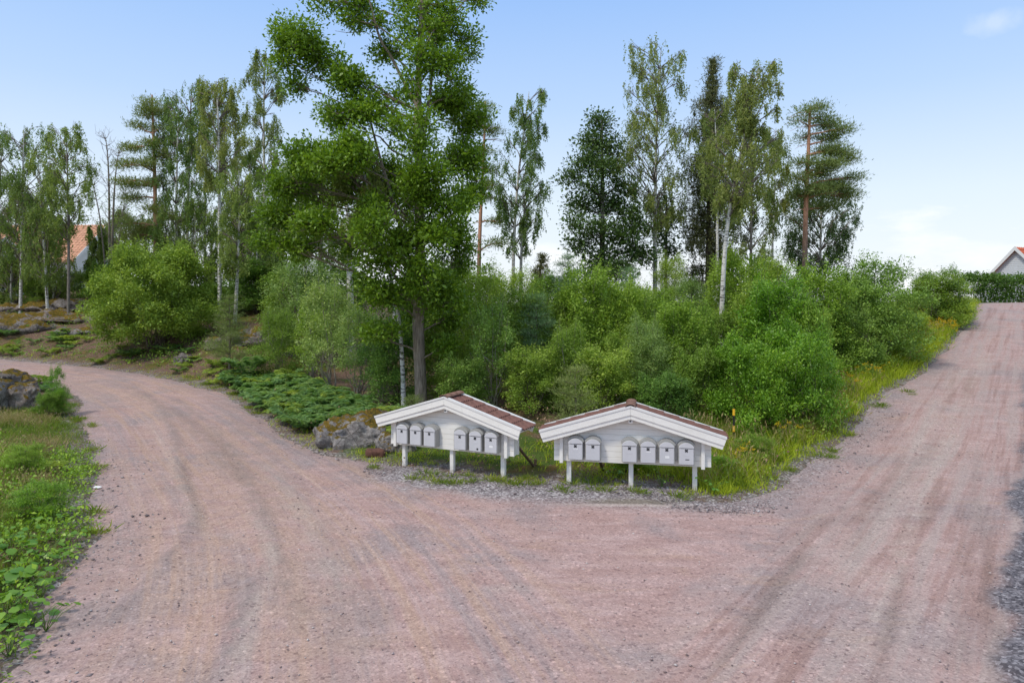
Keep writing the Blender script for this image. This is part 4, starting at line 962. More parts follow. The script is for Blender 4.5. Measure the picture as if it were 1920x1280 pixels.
def shelter(loc, rz, label, depth=.62, brace_x=None):
    root = empty("mailbox_shelter", loc, rz); tag(root, label, "mailbox shelter")
    yf, yb = -.30, depth - .30
    # front and back rake boards: a wide upper one and a thinner lower one, each side mitred at the apex
    for side in (-1, 1):
        for y0, y1, t0, t1 in ((yf - .028, yf, .0, .125), (yf - .008, yf + .018, .127, .205), (yb, yb + .025, .0, .15)):
            xe = HW - t0 * .32; xe2 = HW - t1 * .32
            poly = [(0.0015 * side, ZA - t0), (xe * side, rz_(xe) - t0), (xe2 * side, rz_(xe2) - t1), (0.0015 * side, ZA - t1)]
            bm_obj("rake_board", one(prism, poly, y0, y1), M_WOOD, root)
        # white metal drip trims along both rakes
        for y0, y1 in ((yf - .040, yf + .028), (yb - .028, yb + .040)):
            poly = [(0.0015 * side, ZA + .042), ((HW + .01) * side, rz_(HW + .01) + .042), ((HW + .01) * side, rz_(HW + .01) + .004), (0.0015 * side, ZA + .004)]
            bm_obj("rake_trim", one(prism, poly, y0, y1), M_WHITE, root)
        # roof deck
        poly = [(0.002 * side, ZA - .03), ((HW - .02) * side, rz_(HW - .02) - .03), ((HW - .02) * side, rz_(HW - .02) - .055), (0.002 * side, ZA - .055)]
        bm_obj("roof_deck", one(prism, poly, yf + .02, yb - .002), M_WOOD, root)
    # tiles: six courses down each slope, three across
    nC, nA = 6, 3; y0t, y1t = yf + .032, yb - .032
    pw = (y1t - y0t) / nA; Lc = HW / nC
    def tile_mesh(side):
        bm = bmesh.new(); ns = 9; rows = []
        for (xx, lift) in ((.0, .006), (Lc + .035, .032)):
            for bottom in (0, 1):
                row = []
                for i in range(ns):
                    t = i / (ns - 1); hgt = .016 * math.cos(t * 4 * math.pi) * (1 if not bottom else 1) - (.014 if bottom else 0)
                    row.append(bm.verts.new((side * xx, t * (pw - .003), -SL * xx + lift + hgt)))
                rows.append(row)
        t0, b0, t1, b1 = rows
        for i in range(ns - 1):
            bm.faces.new([t0[i], t0[i + 1], t1[i + 1], t1[i]]); bm.faces.new([b0[i], b1[i], b1[i + 1], b0[i + 1]]); bm.faces.new([t1[i], t1[i + 1], b1[i + 1], b1[i]]); bm.faces.new([t0[i], b0[i], b0[i + 1], t0[i + 1]])
        for i in (0, ns - 1): bm.faces.new([t0[i], t1[i], b1[i], b0[i]])
        bmesh.ops.recalc_face_normals(bm, faces=bm.faces)
        me = bpy.data.meshes.new("roof_tile"); bm.to_mesh(me); bm.free(); me.materials.append(M_TILE); return me
    for side in (-1, 1):
        tm = tile_mesh(side)
        for c in range(nC):
            for a in range(nA):
                link("roof_tile", tm, root, (side * (c * Lc + .01), y0t + a * pw, ZA - SL * (c * Lc) - .005 + R.uniform(-.002, .002)))
    # ridge tiles
    bm = bmesh.new(); L = (yb - yf) / 3 + .05; rings = []
    for yy, rr in ((0, .088), (L * .86, .078), (L * .87, .090), (L, .090)):
        for q in (rr, rr - .016): rings.append([bm.verts.new((math.cos(a) * q * 1.1, yy, math.sin(a) * q * .62)) for a in np.linspace(.05, math.pi - .05, 9)])
    for k in range(3):
        o0, o1 = rings[2 * k], rings[2 * k + 2]; i0, i1 = rings[2 * k + 1], rings[2 * k + 3]
        for i in range(8): bm.faces.new([o0[i], o0[i + 1], o1[i + 1], o1[i]]); bm.faces.new([i0[i], i1[i], i1[i + 1], i0[i + 1]])
    for o, i_ in ((rings[0], rings[1]), (rings[6], rings[7])):
        for i in range(8): bm.faces.new([o[i], i_[i], i_[i + 1], o[i + 1]])
    bmesh.ops.recalc_face_normals(bm, faces=bm.faces); rm = bpy.data.meshes.new("ridge_tile"); bm.to_mesh(rm); bm.free(); rm.materials.append(M_RIDGE)
    for k in range(3): link("ridge_tile", rm, root, (0, yf - .05 + k * (L - .05), ZA + .02 + .004 * k))
    # wall boards, front and back, clipped under the roof
    zb, bh, nb = .445, .105, 10
    for (y0, y1) in ((-.10, -.06), (.10, .135)):
        for i in range(nb):
            lo = zb + i * bh; hi = lo + bh - .003
            def xm(z, full=1.42): return min(full, max(0.0, (ZA - .055 - z) / SL))
            if xm(hi) < .06: break
            xl, xh = xm(lo), xm(hi); poly = [(-xl, lo), (xl, lo), (xh, hi), (-xh, hi)]
            if xl > xh + .001 and xh < 1.42 and xl >= 1.42: poly = [(-1.42, lo), (1.42, lo), (1.42, (ZA - .055) - SL * 1.42), (xh, hi), (-xh, hi), (-1.42, (ZA - .055) - SL * 1.42)]
            bm_obj("wall_board", one(prism, poly, y0 + R.uniform(-.0015, .0015), y1), M_WOOD, root, .003)
    # backing between the board faces so that no light shows through the joints
    bm_obj("wall_core", one(prism, [(-1.405, zb + .008), (1.405, zb + .008), (1.405, ZA - .07 - SL * 1.405), (0, ZA - .075), (-1.405, ZA - .07 - SL * 1.405)], -.055, .095), M_WOOD, root)
    for sx in (-1, 1):        # corner bearers with the purlin end above
        bm_obj("corner_strip", one(box, (sx * 1.275 - .032, -.175, zb - .028), (sx * 1.275 + .032, -.102, ZE + .01)), M_WOOD, root, .004)
        bm_obj("purlin", one(box, (sx * 1.26 - .035, yf + .03, ZE + .012), (sx * 1.26 + .035, yb - .02, ZE + .070)), M_WOOD, root, .004)
        bm_obj("purlin_end", one(box, (sx * 1.262 - .030, -.255, ZE - .065), (sx * 1.262 + .030, -.176, ZE + .011)), M_WOOD, root, .012)
    bm_obj("ridge_beam", one(box, (-.042, yf + .035, ZA - .29), (.042, -.062, ZA - .205)), M_WOOD, root, .010)
    bm_obj("bolt", one(box, (-.02, yf + .028, ZA - .262), (.012, yf + .0345, ZA - .236)), M_BLACK, root, .004)
    for sx in (-1.15, 0, 1.14):
        bm_obj("post", one(box, (sx - .042, -.030, -.35), (sx + .042, .054, zb + .006)), M_WOOD, root, .005)
    if brace_x is not None:
        bm = bmesh.new(); box(bm, (-.025, -.02, -.55), (.025, .02, .75)); ob_ = bm_obj("brace", bm, M_BRACE, root, .004)
        ob_.location = (brace_x, .62, .32); ob_.rotation_euler = (math.radians(50), math.radians(-8), 0)
        bm_obj("stake", one(box, (brace_x + .02, 1.02, -.3), (brace_x + .07, 1.07, .16)), M_BRACE, root, .004)
    return root

def arch_poly(w, h, rise, n=10, x0=0, z0=0):
    pts = [(x0 - w / 2, z0), (x0 + w / 2, z0)]
    R_ = (w * w / 4 + rise * rise) / (2 * rise); cz = z0 + h - R_; a0 = math.asin(w / 2 / R_)
    pts += [(x0 + math.sin(a) * R_, cz + math.cos(a) * R_) for a in np.linspace(a0, -a0, n)]
    return pts

_mb = {}
def mailbox(world, rz, label, sticker=None, tilt=0.0):
    """arch topped steel box: body, hood, lid with its slot, door with hole plate"""
    root = empty("mailbox", world, rz); tag(root, label, "mailbox", "grey mailboxes on the two shelters")
    w, h, rise, d = .278, .400, .080, .165
    def part(name, poly, y0, y1, mat, bev=0, sm=False):
        k = (name, len(_mb) if bev is None else 0)
        if name not in _mb:
            o = bm_obj(name, one(prism, poly, y0, y1), mat, root, bev); _mb[name] = o.data; return o
        return link(name, _mb[name], root)
    part("body", arch_poly(w, h, rise), -d, 0, M_STEELD, .004)
    part("hood", arch_poly(w + .030, h + .040, rise + .012, z0=0)[2:] + arch_poly(w + .003, h + .002, rise, z0=0)[2:][::-1], -d * .80, .0, M_STEELD)
    part("door", [(-.125, .008), (.125, .008), (.125, .290), (-.125, .290)], -d - .010, -d - .0005, M_STEEL, .003)
    part("lid", arch_poly(w - .014, h - .305, rise - .012, z0=.299), -d - .016, -d - .0005, M_STEEL, .003)
    part("slot", [(-.095, .2935), (.105, .2935), (.105, .2972), (-.095, .2972)], -d - .014, -d - .001, M_BLACK)
    # emblem: four-petalled black mark
    if "emblem" not in _mb:
        bm = bmesh.new()
        for a in range(4):
            t = math.pi / 4 + a * math.pi / 2; c, s_ = math.cos(t), math.sin(t)
            q = [(-.007, .002), (.007, .002), (.014, .028), (0, .034), (-.014, .026)]
            prism(bm, [(c * x - s_ * z, .255 + s_ * x + c * z) for x, z in q], -d - .0135, -d - .0105)
        o = bm_obj("emblem", bm, M_BLACK, root); _mb["emblem"] = o.data
    else: link("emblem", _mb["emblem"], root)
    part("name_plate", [(-.045, .155), (.045, .155), (.045, .185), (-.045, .185)], -d - .0122, -d - .0102, M_STEEL)
    if sticker == 'black': bm_obj("sticker", one(prism, [(.035, .035), (.072, .035), (.072, .072), (.035, .072)], -d - .0125, -d - .0104), M_BLACK, root)
    if sticker == 'strip': bm_obj("sticker", one(prism, [(-.02, .090), (.05, .090), (.05, .104), (-.02, .104)], -d - .0125, -d - .0104), M_BLACK, root)
    if sticker == 'white': bm_obj("sticker", one(prism, [(-.03, .105), (.045, .105), (.045, .150), (-.03, .150)], -d - .0125, -d - .0104), M_PAPER, root)
    if sticker == 'letter': bm_obj("letter", one(prism, [(-.05, .372), (.03, .372), (.03, .383), (-.05, .383)], -d - .022, -d - .0165), M_PAPER, root)
    if sticker == 'two': bm_obj("sticker", one(prism, [(-.04, .20), (.05, .20), (.05, .212), (-.04, .212)], -d - .0125, -d - .0104), M_PAPER, root)

H1 = (-1.20, 13.72, Tp(-1.2, 13.7)); A1 = math.radians(-25.5)
H2 = (2.20, 12.62, Tp(2.2, 12.7)); A2 = math.radians(-11.5)
shelter(H1, A1, "white timber mailbox shelter with brown tiled roof standing nearer the oak", brace_x=1.32)
shelter(H2, A2, "white timber mailbox shelter with brown tiled roof standing at the grassy road corner", brace_x=-.62)
def on(hut, ang, x, z=.508, y=-.104):
    c, s_ = math.cos(ang), math.sin(ang); return (hut[0] + c * x - s_ * y, hut[1] + s_ * x + c * y, hut[2] + z)
for x, lb, st in [(-1.03, "leftmost mailbox of the shelter near the oak with a white letter at its lid", 'letter'), (-.70, "second mailbox from the left on the shelter near the oak", None), (-.37, "third mailbox from the left on the shelter near the oak, beside bare boards", None),
                  (.33, "fourth mailbox on the shelter near the oak, first after the gap", None), (.67, "fifth mailbox near the oak with a small black sticker low on its door", 'black'), (1.01, "rightmost mailbox of the shelter near the oak with a pale label", 'white')]:
    mailbox(on(H1, A1, x), A1, lb, st)
for x, lb, st in [(-1.00, "leftmost mailbox of the corner shelter, in the shade of its eave", 'two'), (-.68, "second mailbox from the left on the corner shelter with a plain door", None), (-.02, "third mailbox on the corner shelter, first after the bare boards", None),
                  (.31, "fourth mailbox on the corner shelter with a pale label", 'two'), (.64, "fifth mailbox on the corner shelter with a white label low on its door", 'white'), (.98, "rightmost mailbox of the corner shelter with a thin dark name strip", 'strip')]:
    mailbox(on(H2, A2, x), A2, lb, st)

# ------------------------------------------------------------------ marker post with yellow bands
Ym = 15.5; xm_ = (1376 - CX) / FOC * Ym; zg = Tp(xm_, Ym)
M_YEL = plain("yellow_band", (.85, .48, .03), .45, .05)
mk = empty("marker_post", (xm_, Ym, zg)); tag(mk, "black marker post with yellow bands in the tall grass by the thicket", "marker post")
ztop = CAM_H - (766 - HY) / FOC * Ym - zg
def cyl(bm, r_, z0, z1, n=10):
    a = [bm.verts.new((math.cos(t) * r_, math.sin(t) * r_, z0)) for t in np.linspace(0, 2 * math.pi, n, endpoint=False)]; b = [bm.verts.new((v.co.x, v.co.y, z1)) for v in a]
    bm.faces.new(a[::-1]); bm.faces.new(b)
    for i in range(n): bm.faces.new([a[i], a[(i + 1) % n], b[(i + 1) % n], b[i]])
bm_obj("post", one(cyl, .026, -.3, ztop + .01), M_BLACK, mk)
for z0, z1 in ((ztop - .15, ztop), (ztop - .52, ztop - .38)): bm_obj("band", one(cyl, .029, z0, z1), M_YEL, mk)

# litter on the gravel
lx, ly = pxg((150, 915), (179, 914), (210, 914))[6]
bm = bmesh.new(); pts = [(-.075, -.02), (-.03, -.055), (.05, -.04), (.08, .0), (.03, .02), (.06, .045), (-.02, .035), (-.06, .03)]
prism(bm, pts, 0, .004); 
for v in bm.verts: v.co = Vector((v.co.x, v.co.z, v.co.y + .03 * abs(v.co.x) * 6 * .3 + .01 * math.sin(v.co.z * 60)))
lt = bm_obj("paper_scrap", bm, M_PAPER); lt.location = (lx, ly, Tp(lx, ly) + .01); tag(lt, "crumpled white paper scrap lying on the gravel by the left verge", "litter")

# ------------------------------------------------------------------ rocks
def rock_mat(name, mossy=.5, base=(.27, .25, .245)):
    m, nt, p = newmat(name); v = worldpos(nt); g = nt.nodes.new("ShaderNodeNewGeometry"); sp = nt.nodes.new("ShaderNodeSeparateXYZ"); nt.links.new(g.outputs["Normal"], sp.inputs[0])
    n = noise_tex(nt, v, 3.2, 7, .7, .4); n2 = noise_tex(nt, v, 11, 5, .7); n3 = noise_tex(nt, v, 1.6, 4, .65)
    c = cramp(nt, n, [(.32, tuple(b * .35 for b in base)), (.5, base), (.66, tuple(min(1, b * 1.8) for b in base))])
    c = mixc(nt, mrange(nt, n2, .56, .62, 0, .8), c, (.46, .45, .42))
    mo = cramp(nt, n2, [(.3, (.06, .075, .012)), (.5, (.17, .12, .018)), (.7, (.36, .20, .035))])
    f = mth(nt, 'ADD', mth(nt, 'ADD', mth(nt, 'MULTIPLY', sp.outputs[2], .30), mth(nt, 'MULTIPLY', n2, .35)), mth(nt, 'SUBTRACT', n3, .15))
    c = mixc(nt, mrange(nt, f, 1.0 - .32 * mossy, 1.06 - .32 * mossy), c, mo)
    nt.links.new(c, p.inputs["Base Color"]); p.inputs["Roughness"].default_value = .93; p.inputs["Specular IOR Level"].default_value = .2; 
    vc = nt.nodes.new("ShaderNodeTexVoronoi"); vc.feature = 'DISTANCE_TO_EDGE'; vc.inputs["Scale"].default_value = 1.7; nt.links.new(v, vc.inputs["Vector"])
    n5 = noise_tex(nt, v, 38, 4, .8); bump(nt, p, mth(nt, 'ADD', mth(nt, 'ADD', n, n2), mth(nt, 'MULTIPLY', n5, .5)), 1.0, .07)
    ck = mrange(nt, vc.outputs["Distance"], 0, .02, .35, 1); c2 = mixc(nt, 1.0, c, mixc(nt, mrange(nt, n5, .35, .65), (.72, .70, .70), (1.2, 1.2, 1.2)), 'MULTIPLY')
    nt.links.new(mixc(nt, mth(nt, 'SUBTRACT', 1.0, ck), c2, (.03, .028, .02)), p.inputs["Base Color"]); return m
RM, RM2, RM3 = rock_mat("mossy_granite", .82, (.27, .25, .24)), rock_mat("bare_granite", .85, (.27, .225, .20)), rock_mat("rusty_moss_rock", .95, (.20, .175, .16))
def rock(loc, rad, seed, mat, label, rz=0, name="rock", blocky=.5, sub=5, cat="rock"):
    bm = bmesh.new(); bmesh.ops.create_icosphere(bm, subdivisions=sub, radius=1); rr = random.Random(seed); off = Vector((rr.uniform(0, 50), rr.uniform(0, 50), rr.uniform(0, 50)))
    mr = (rad[0] * rad[1] * rad[2]) ** (1 / 3); mr = min(mr, 1.3)
    for v in bm.verts:
        c = v.co.copy(); q = Vector([math.copysign(abs(k) ** (1 - .35 * blocky), k) for k in c])
        p = Vector((q.x * rad[0], q.y * rad[1], q.z * rad[2])); g = p / mr
        dsp = .30 * mnoise.noise(g * .9 + off) + .22 * mnoise.noise(g * 2.1 + off) + .11 * mnoise.noise(g * 4.8 + off) + .05 * mnoise.noise(g * 11 + off) + .025 * mnoise.noise(g * 24 + off)
        cell = mnoise.voronoi(g * 1.1 + off)[0]; dsp -= .9 * max(0, .13 - (cell[1] - cell[0]))
        v.co = p + Vector((q.x / rad[0], q.y / rad[1], q.z / rad[2])).normalized() * dsp * mr
    o = bm_obj(name, bm, mat, None, 0, True); o.location = loc; o.rotation_euler = (0, 0, rz); tag(o, label, cat); return o
def prock(xp, ytop, Y, rx, ry, mat, label, seed, up=.7, rz=0, blocky=.5, name="rock", cat="rock"):
    """rock whose top shows at (xp, ytop); rx, ry half extents in metres; up: share of its height above ground"""
    X = (xp - CX) / FOC * Y; zt = CAM_H - (ytop - HY) / FOC * Y; zg = Tp(X, Y); h = max(.12, zt - zg); rzv = h / (2 * up) * 1.0
    return rock((X, Y, zt - rzv * .95), (rx, ry, rzv), seed, mat, label, rz, name, blocky, 5, cat)
prock(660, 787, 16.2, .86, .5, RM, "low grey rock with rusty moss beside the left end of the shelter near the oak", 3, .55, .15, .8)
prock(690, 772, 17.6, .62, .5, RM3, "moss covered boulder behind the low grey rock at the shelter end", 9, .6)
prock(742, 815, 15.6, .45, .4, RM, "small mossy stone under the left eave of the shelter near the oak", 14, .6)
prock(8, 697, 21.6, .85, .6, RM3, "large moss topped rock on the near left verge inside the road bend", 21, .6, .3, .7)
prock(-45, 712, 20.2, 1.0, .8, RM, "split grey rock at the left picture edge below the moss topped one", 22, .6, 0, .9)
prock(42, 718, 20.6, .5, .4, RM2, "grey block leaning at the foot of the moss topped rock", 23, .6, .5, 1.0)
prock(133, 650, 34.6, 1.0, .6, RM3, "orange mossed boulder on the far edge of the left road", 31, .6, 0, .4)
prock(122, 662, 33.4, .7, .45, RM2, "blue grey flat stone below the orange mossed boulder", 32, .6, 0, .6)
prock(160, 672, 32.4, .45, .3, RM2, "small pale stone at the far road edge beside the blue grey one", 33, .6)
prock(60, 588, 39.0, 4.2, 1.8, RM2, "wide pale outcrop across the top of the left bank", 41, .5, .1, .7, "rock_outcrop", "outcrop")
prock(130, 566, 43.0, 4.0, 2.5, RM2, "rounded bare outcrop behind the thin trunks on the knoll", 42, .5, -.1, .4, "rock_outcrop", "outcrop")
prock(10, 606, 37.0, 2.6, 1.2, RM3, "rusty mossed ledge at the far left of the bank", 43, .5, .2, .8, "rock_outcrop", "outcrop")
prock(150, 616, 36.0, 1.4, .8, RM, "dark mossy ledge left of the big rounded shrub", 44, .5, 0, .8, "rock_outcrop", "outcrop")
prock(405, 632, 30.5, .45, .35, RM2, "grey stone lying right of the big rounded shrub foot", 45, .6, .4, .9)
prock(480, 618, 31.0, 1.2, .8, RM3, "orange mossed rock glowing between the saplings", 46, .55)
prock(345, 664, 29.3, .4, .3, RM3, "small mossy lump in the bare soil below the big rounded shrub", 47, .5)
prock(560, 628, 30.0, .8, .5, RM3, "rusty moss hump behind the thin-stemmed sapling", 48, .5)
M_STUMP = plain("rusty_wood", (.12, .055, .04), .9, .3, 10, .4)
sx, sy = px(703, 850, 15.0)[:2]
o = rock((sx, sy, Tp(sx, sy) + .06), (.22, .12, .12), 77, M_STUMP, "reddish brown rotten log end left of the first shelter post", 0, "log", 1.0, 3, "log")

# ------------------------------------------------------------------ houses and hedge
def clad_mat(name, col, period=.14):
    m, nt, p = newmat(name); v = objco(nt); sp = nt.nodes.new("ShaderNodeSeparateXYZ"); nt.links.new(v, sp.inputs[0])
    n = noise_tex(nt, v, 2, 4); nt.links.new(cramp(nt, n, [(.3, tuple(c * .93 for c in col)), (.7, col)]), p.inputs["Base Color"]); p.inputs["Roughness"].default_value = .6; return m
M_CLADW, M_CLADG = clad_mat("white_cladding", (.78, .78, .77)), clad_mat("grey_cladding", (.66, .68, .71))
M_ORANGE = plain("orange_clay_tile", (.62, .33, .21), .8, .22, 3, .2); M_RED = plain("red_clay_tile", (.52, .12, .055), .8, .2, 3, .2)
M_GLASS = plain("window_glass", (.06, .075, .09), .1, .1, 1, 0, 0, .8)

def house(loc, rz, L, Wd, hw, rise, label, wallm, roofm, windows, over=.35, rows=True):
    """gable ends face -x and +x, long walls face -y and +y; origin at the middle of the base"""
    root = empty("house", loc, rz); tag(root, label, "house")
    bm = bmesh.new(); a, b = L / 2, Wd / 2
    box(bm, (-a, -b, -1.5), (a, b, hw)); wl = bm_obj("wall", bm, wallm, root)
    bm = bmesh.new()
    for sx in (-1, 1):
        x0, x1 = (-a, -a + .2) if sx < 0 else (a - .2, a)
        p1 = [bm.verts.new((x0, y, z)) for y, z in ((-b, hw), (b, hw), (0, hw + rise))]; p2 = [bm.verts.new((x1, y, z)) for y, z in ((-b, hw), (b, hw), (0, hw + rise))]
        bm.faces.new(p1); bm.faces.new(p2[::-1])
        for i in range(3): bm.faces.new([p1[i], p2[i], p2[(i + 1) % 3], p1[(i + 1) % 3]])
    bm_obj("gable", bm, wallm, root)
    # horizontal cladding boards stand out on the gable facing the camera and on the long wall
    bm = bmesh.new(); z = .1
    while z < hw + rise - .15:
        t = 1 if z < hw else 1 - (z - hw) / rise
        for sx in (-1, 1): box(bm, (sx * a - (.03 if sx < 0 else 0), -b * t + .03, z), (sx * a + (.03 if sx > 0 else 0), b * t - .03, z + .13))
        if z < hw - .1: box(bm, (-a + .03, -b - .03, z), (a - .03, -b, z + .13))
        z += .155
    cb = bm_obj("cladding", bm, wallm, wl); tag(cb, None, None, None, "stuff")
    sl = rise / b; ox = a + over; oy = b + over; th = .12
    for s_ in (-1, 1):
        bm = bmesh.new(); prof = [(0, hw + rise + th), (s_ * oy, hw - over * sl + th), (s_ * oy, hw - over * sl), (0, hw + rise)]
        p1 = [bm.verts.new((-ox, y, z)) for y, z in prof]; p2 = [bm.verts.new((ox, y, z)) for y, z in prof]
        bm.faces.new(p1); bm.faces.new(p2[::-1])
        for i in range(4): bm.faces.new([p1[i], p2[i], p2[(i + 1) % 4], p1[(i + 1) % 4]])
        rf = bm_obj("roof", bm, roofm, root)
        bm = bmesh.new(); n = int(math.hypot(oy, oy * sl) / .36)           # tile courses, each a lip above the next
        for i in range(n):
            y0, y1 = s_ * oy * i / n, s_ * oy * (i + 1) / n; z0 = hw + rise - abs(y0) * sl + th + .02; z1 = hw + rise - abs(y1) * sl + th + .075
            nn = int(2 * ox / .3)
            for j in range(nn):
                x0 = -ox + .02 + j * (2 * ox - .04) / nn; x1 = x0 + (2 * ox - .04) / nn - .03; xmid = (x0 + x1) / 2
                v = [bm.verts.new(q) for q in ((x0, y0, z0), (xmid, y0, z0 + .05), (x1, y0, z0), (x1, y1, z1), (xmid, y1, z1 + .05), (x0, y1, z1), (x0, y1, z1 - .06), (x1, y1, z1 - .06))]
                bm.faces.new((v[0], v[1], v[4], v[5])); bm.faces.new((v[1], v[2], v[3], v[4])); bm.faces.new((v[5], v[4], v[3], v[7], v[6]))
        tag(bm_obj("tiles", bm, roofm, rf), None, None, None, "stuff")
        for sx in (-1, 1):
            bm = bmesh.new(); x0, x1 = (-ox - .04, -ox - .001) if sx < 0 else (ox + .001, ox + .04)
            prof = [(0, hw + rise + th + .10), (s_ * (oy + .02), hw - over * sl + th + .10), (s_ * (oy + .02), hw - over * sl - .10), (0, hw + rise - .12)]
            p1 = [bm.verts.new((x0, y, z)) for y, z in prof]; p2 = [bm.verts.new((x1, y, z)) for y, z in prof]
            bm.faces.new(p1); bm.faces.new(p2[::-1])
            for i in range(4): bm.faces.new([p1[i], p2[i], p2[(i + 1) % 4], p1[(i + 1) % 4]])
            bm_obj("bargeboard", bm, M_WHITE, root)
    for wx, wz, ww, wh in windows:
        bm = bmesh.new(); y = -b - .033
        for lo, hi in (((wx - ww / 2 - .08, wz - .08), (wx - ww / 2, wz + wh + .08)), ((wx + ww / 2, wz - .08), (wx + ww / 2 + .08, wz + wh + .08)), ((wx - ww / 2, wz - .08), (wx + ww / 2, wz)), ((wx - ww / 2, wz + wh), (wx + ww / 2, wz + wh + .08)), ((wx - .03, wz), (wx + .03, wz + wh))):
            box(bm, (lo[0], y - .05, lo[1]), (hi[0], y, hi[1]))
        fr = bm_obj("window", bm, M_WHITE, root)
        for k in (-1, 1): bm_obj("pane", one(box, (wx + k * ww / 4 - ww / 4 + .03, y - .02, wz + .005), (wx + k * ww / 4 + ww / 4 - .03, y - .005, wz + wh - .005)), M_GLASS, fr)
    return root
# left house: near slope faces the camera, its gable end to the right
hx, hy = px(95, 0, 58)[:2]
house((-40.6, 60.5, 3.1), math.radians(-2), 9.0, 8.0, 3.9, 3.1, "white house with an orange clay tiled roof behind the trees at the far left", M_CLADW, M_ORANGE, [(1.2, 1.3, 1.1, 1.4), (3.2, 1.3, 1.1, 1.4), (-1.5, 1.3, 1.1, 1.4)])
hx, hy = px(-25, 0, 50)[:2]
house((hx, hy, 3.0), math.radians(-30), 5.0, 4.2, 3.0, 1.9, "white gabled outbuilding at the very left edge beside the orange roofed house", M_CLADW, M_ORANGE, [])
# right house: gable faces left toward the camera
hz = 3.3; rh = 57.0; ap = px(1903, 462, rh); ang = math.radians(-52); Lh = 11.0
cxh = ap[0] + math.cos(ang) * (Lh / 2 + .35) ; cyh = ap[1] + math.sin(ang) * (Lh / 2 + .35)
ang = math.radians(28); cxh = ap[0] + math.cos(ang) * (Lh / 2 + .35); cyh = ap[1] + math.sin(ang) * (Lh / 2 + .35)
riseh = 3.3; house((cxh, cyh, hz), ang, Lh, 6.0, ap[2] - hz - riseh - .2, riseh, "grey clad house with a red tiled roof and steep gable above the hedge", M_CLADG, M_RED, [])

# hedge along the top of the road
def hedge():
    r = np.random.default_rng(3); x0, x1, y0, y1 = 30.2, 58.0, 45.2, 46.8; n = 3400; L = Acc()
    X = r.uniform(x0, x1, n); Y = np.where(r.random(n) < .62, y0 + r.normal(size=n) * .10, r.uniform(y0, y1, n)); z = r.random(n)
    top = r.random(n) < .3; H_ = 1.62 + .12 * vnoise(X * .8, Y, 2, 3) + .10 * (X < 31.5); zb = T(X, Y); Z = zb + np.where(top, H_, z * H_)
    Y = np.where(top, r.uniform(y0, y1, n), Y); Y = Y + (X - 30) * -.02
    L.add(leafy(np.stack([X, Y, Z], 1) , 15, .38, .13, .6, r, 'bush')); L.V = [v - np.array([x0, y0, 0]) for v in L.V]
    S = Acc()
    for i in range(60):
        xx = r.uniform(.3, 27); S.add(tube([(xx, .8, Tp(x0 + xx, y0) - .1), (xx + r.normal() * .2, .8 + r.normal() * .2, Tp(x0 + xx, y0) + 1.3)], [.03, .01], 4))
    root = empty("hedge", (x0, y0, 0)); link("foliage", L.mesh("foliage", M_HEDGE), root); link("stems", S.mesh("stems", STEMB, True), root)
    tag(root, "clipped dark green hedge across the top of the climbing road", "hedge")
M_HEDGE = leafmat("hedge_leaves", [(.022, .06, .012), (.04, .10, .018), (.065, .15, .025), (.12, .22, .045)], .25)
hedge()
# ------------------------------------------------------------------ ferns
M_FERN = leafmat("fern_leaf", [(.045, .115, .045), (.075, .18, .07), (.135, .27, .10), (.22, .37, .16)], .38, .5)
M_FERNY = leafmat("fern_leaf_light", [(.075, .15, .035), (.13, .23, .05), (.19, .31, .07), (.27, .40, .10)], .38, .5)
def fern_mesh(seed, nf=8, L=.85, arch=.55, pinn=17, mat=None, upright=.5):
    r = np.random.default_rng(seed); A = Acc(); P = []; D = []; Sz = []
    for i in range(nf):
        a = 6.28 * i / nf + r.uniform(-.3, .3); ln = L * r.uniform(.7, 1.15); d = np.array([math.cos(a), math.sin(a), 0])
        t = np.linspace(0, 1, 9)[:, None]; path = d * ln * (t * .95) * (1 - .25 * upright) + np.array([0, 0, 1.]) * ln * (upright * 1.7 * t - (upright * .9 + arch * .35) * t * t)
        A.add(tube(path, np.linspace(.006, .0015, 9), 3))
        side = np.array([-d[1], d[0], 0])
        for j in range(pinn):
            tt = .22 + .78 * j / pinn; q = np.array([np.interp(tt, t[:, 0], path[:, k]) for k in range(3)]); wl = ln * .34 * math.sin(math.pi * (.18 + .8 * (1 - tt) ** .9)) + .02
            for s_ in (-1, 1):
                P.append(q); D.append(side * s_ + d * .45 + np.array([0, 0, -.12 + r.normal() * .12])); Sz.append(wl)
    A.add(leaf_quads(np.array(P), np.array(D), np.array(Sz), .20, r, 1.3, .12))
    me = A.mesh("fern", mat); return me
FERNS = [fern_mesh(40 + i, 7 + i % 3, .8, .55, 20, M_FERN, .75) for i in range(3)] + [fern_mesh(60 + i, 8, .7, .55, 19, M_FERNY, .75) for i in range(2)]
FUP = fern_mesh(90, 12, 1.0, .3, 18, M_FERN, 1.0)
def in_poly(x, y, P): return poly_sdf(x, y, np.array(P, float)) < 0
FERN_GROUP = "ferns of the bracken patch"
r = np.random.default_rng(17)
def place_ferns(n, xr, yr, keep, sc, label, group, light=.3):
    X = r.uniform(*xr, n * 12); Y = r.uniform(*yr, n * 12); k = keep(X, Y); X, Y = X[k][:n], Y[k][:n]
    for x, y in zip(X, Y):
        o = link("fern", FERNS[(3 + r.integers(2)) if r.random() < light else r.integers(3)]); s = r.uniform(*sc)
        o.location = (x, y, Tp(x, y) - .02); o.scale = (s, s, s * r.uniform(.9, 1.25)); o.rotation_euler = (r.normal() * .08, r.normal() * .08, r.uniform(0, 6.28)); tag(o, label, "fern", group)
def k1(X, Y):
    s = road_sdf(X, Y); xp = CX + X / Y * FOC
    return (s > .35) & (s < 2.7) & (xp > 430) & (xp < 745) & (X < -2.9) & ~((X > -5.2) & (Y < 17.6))
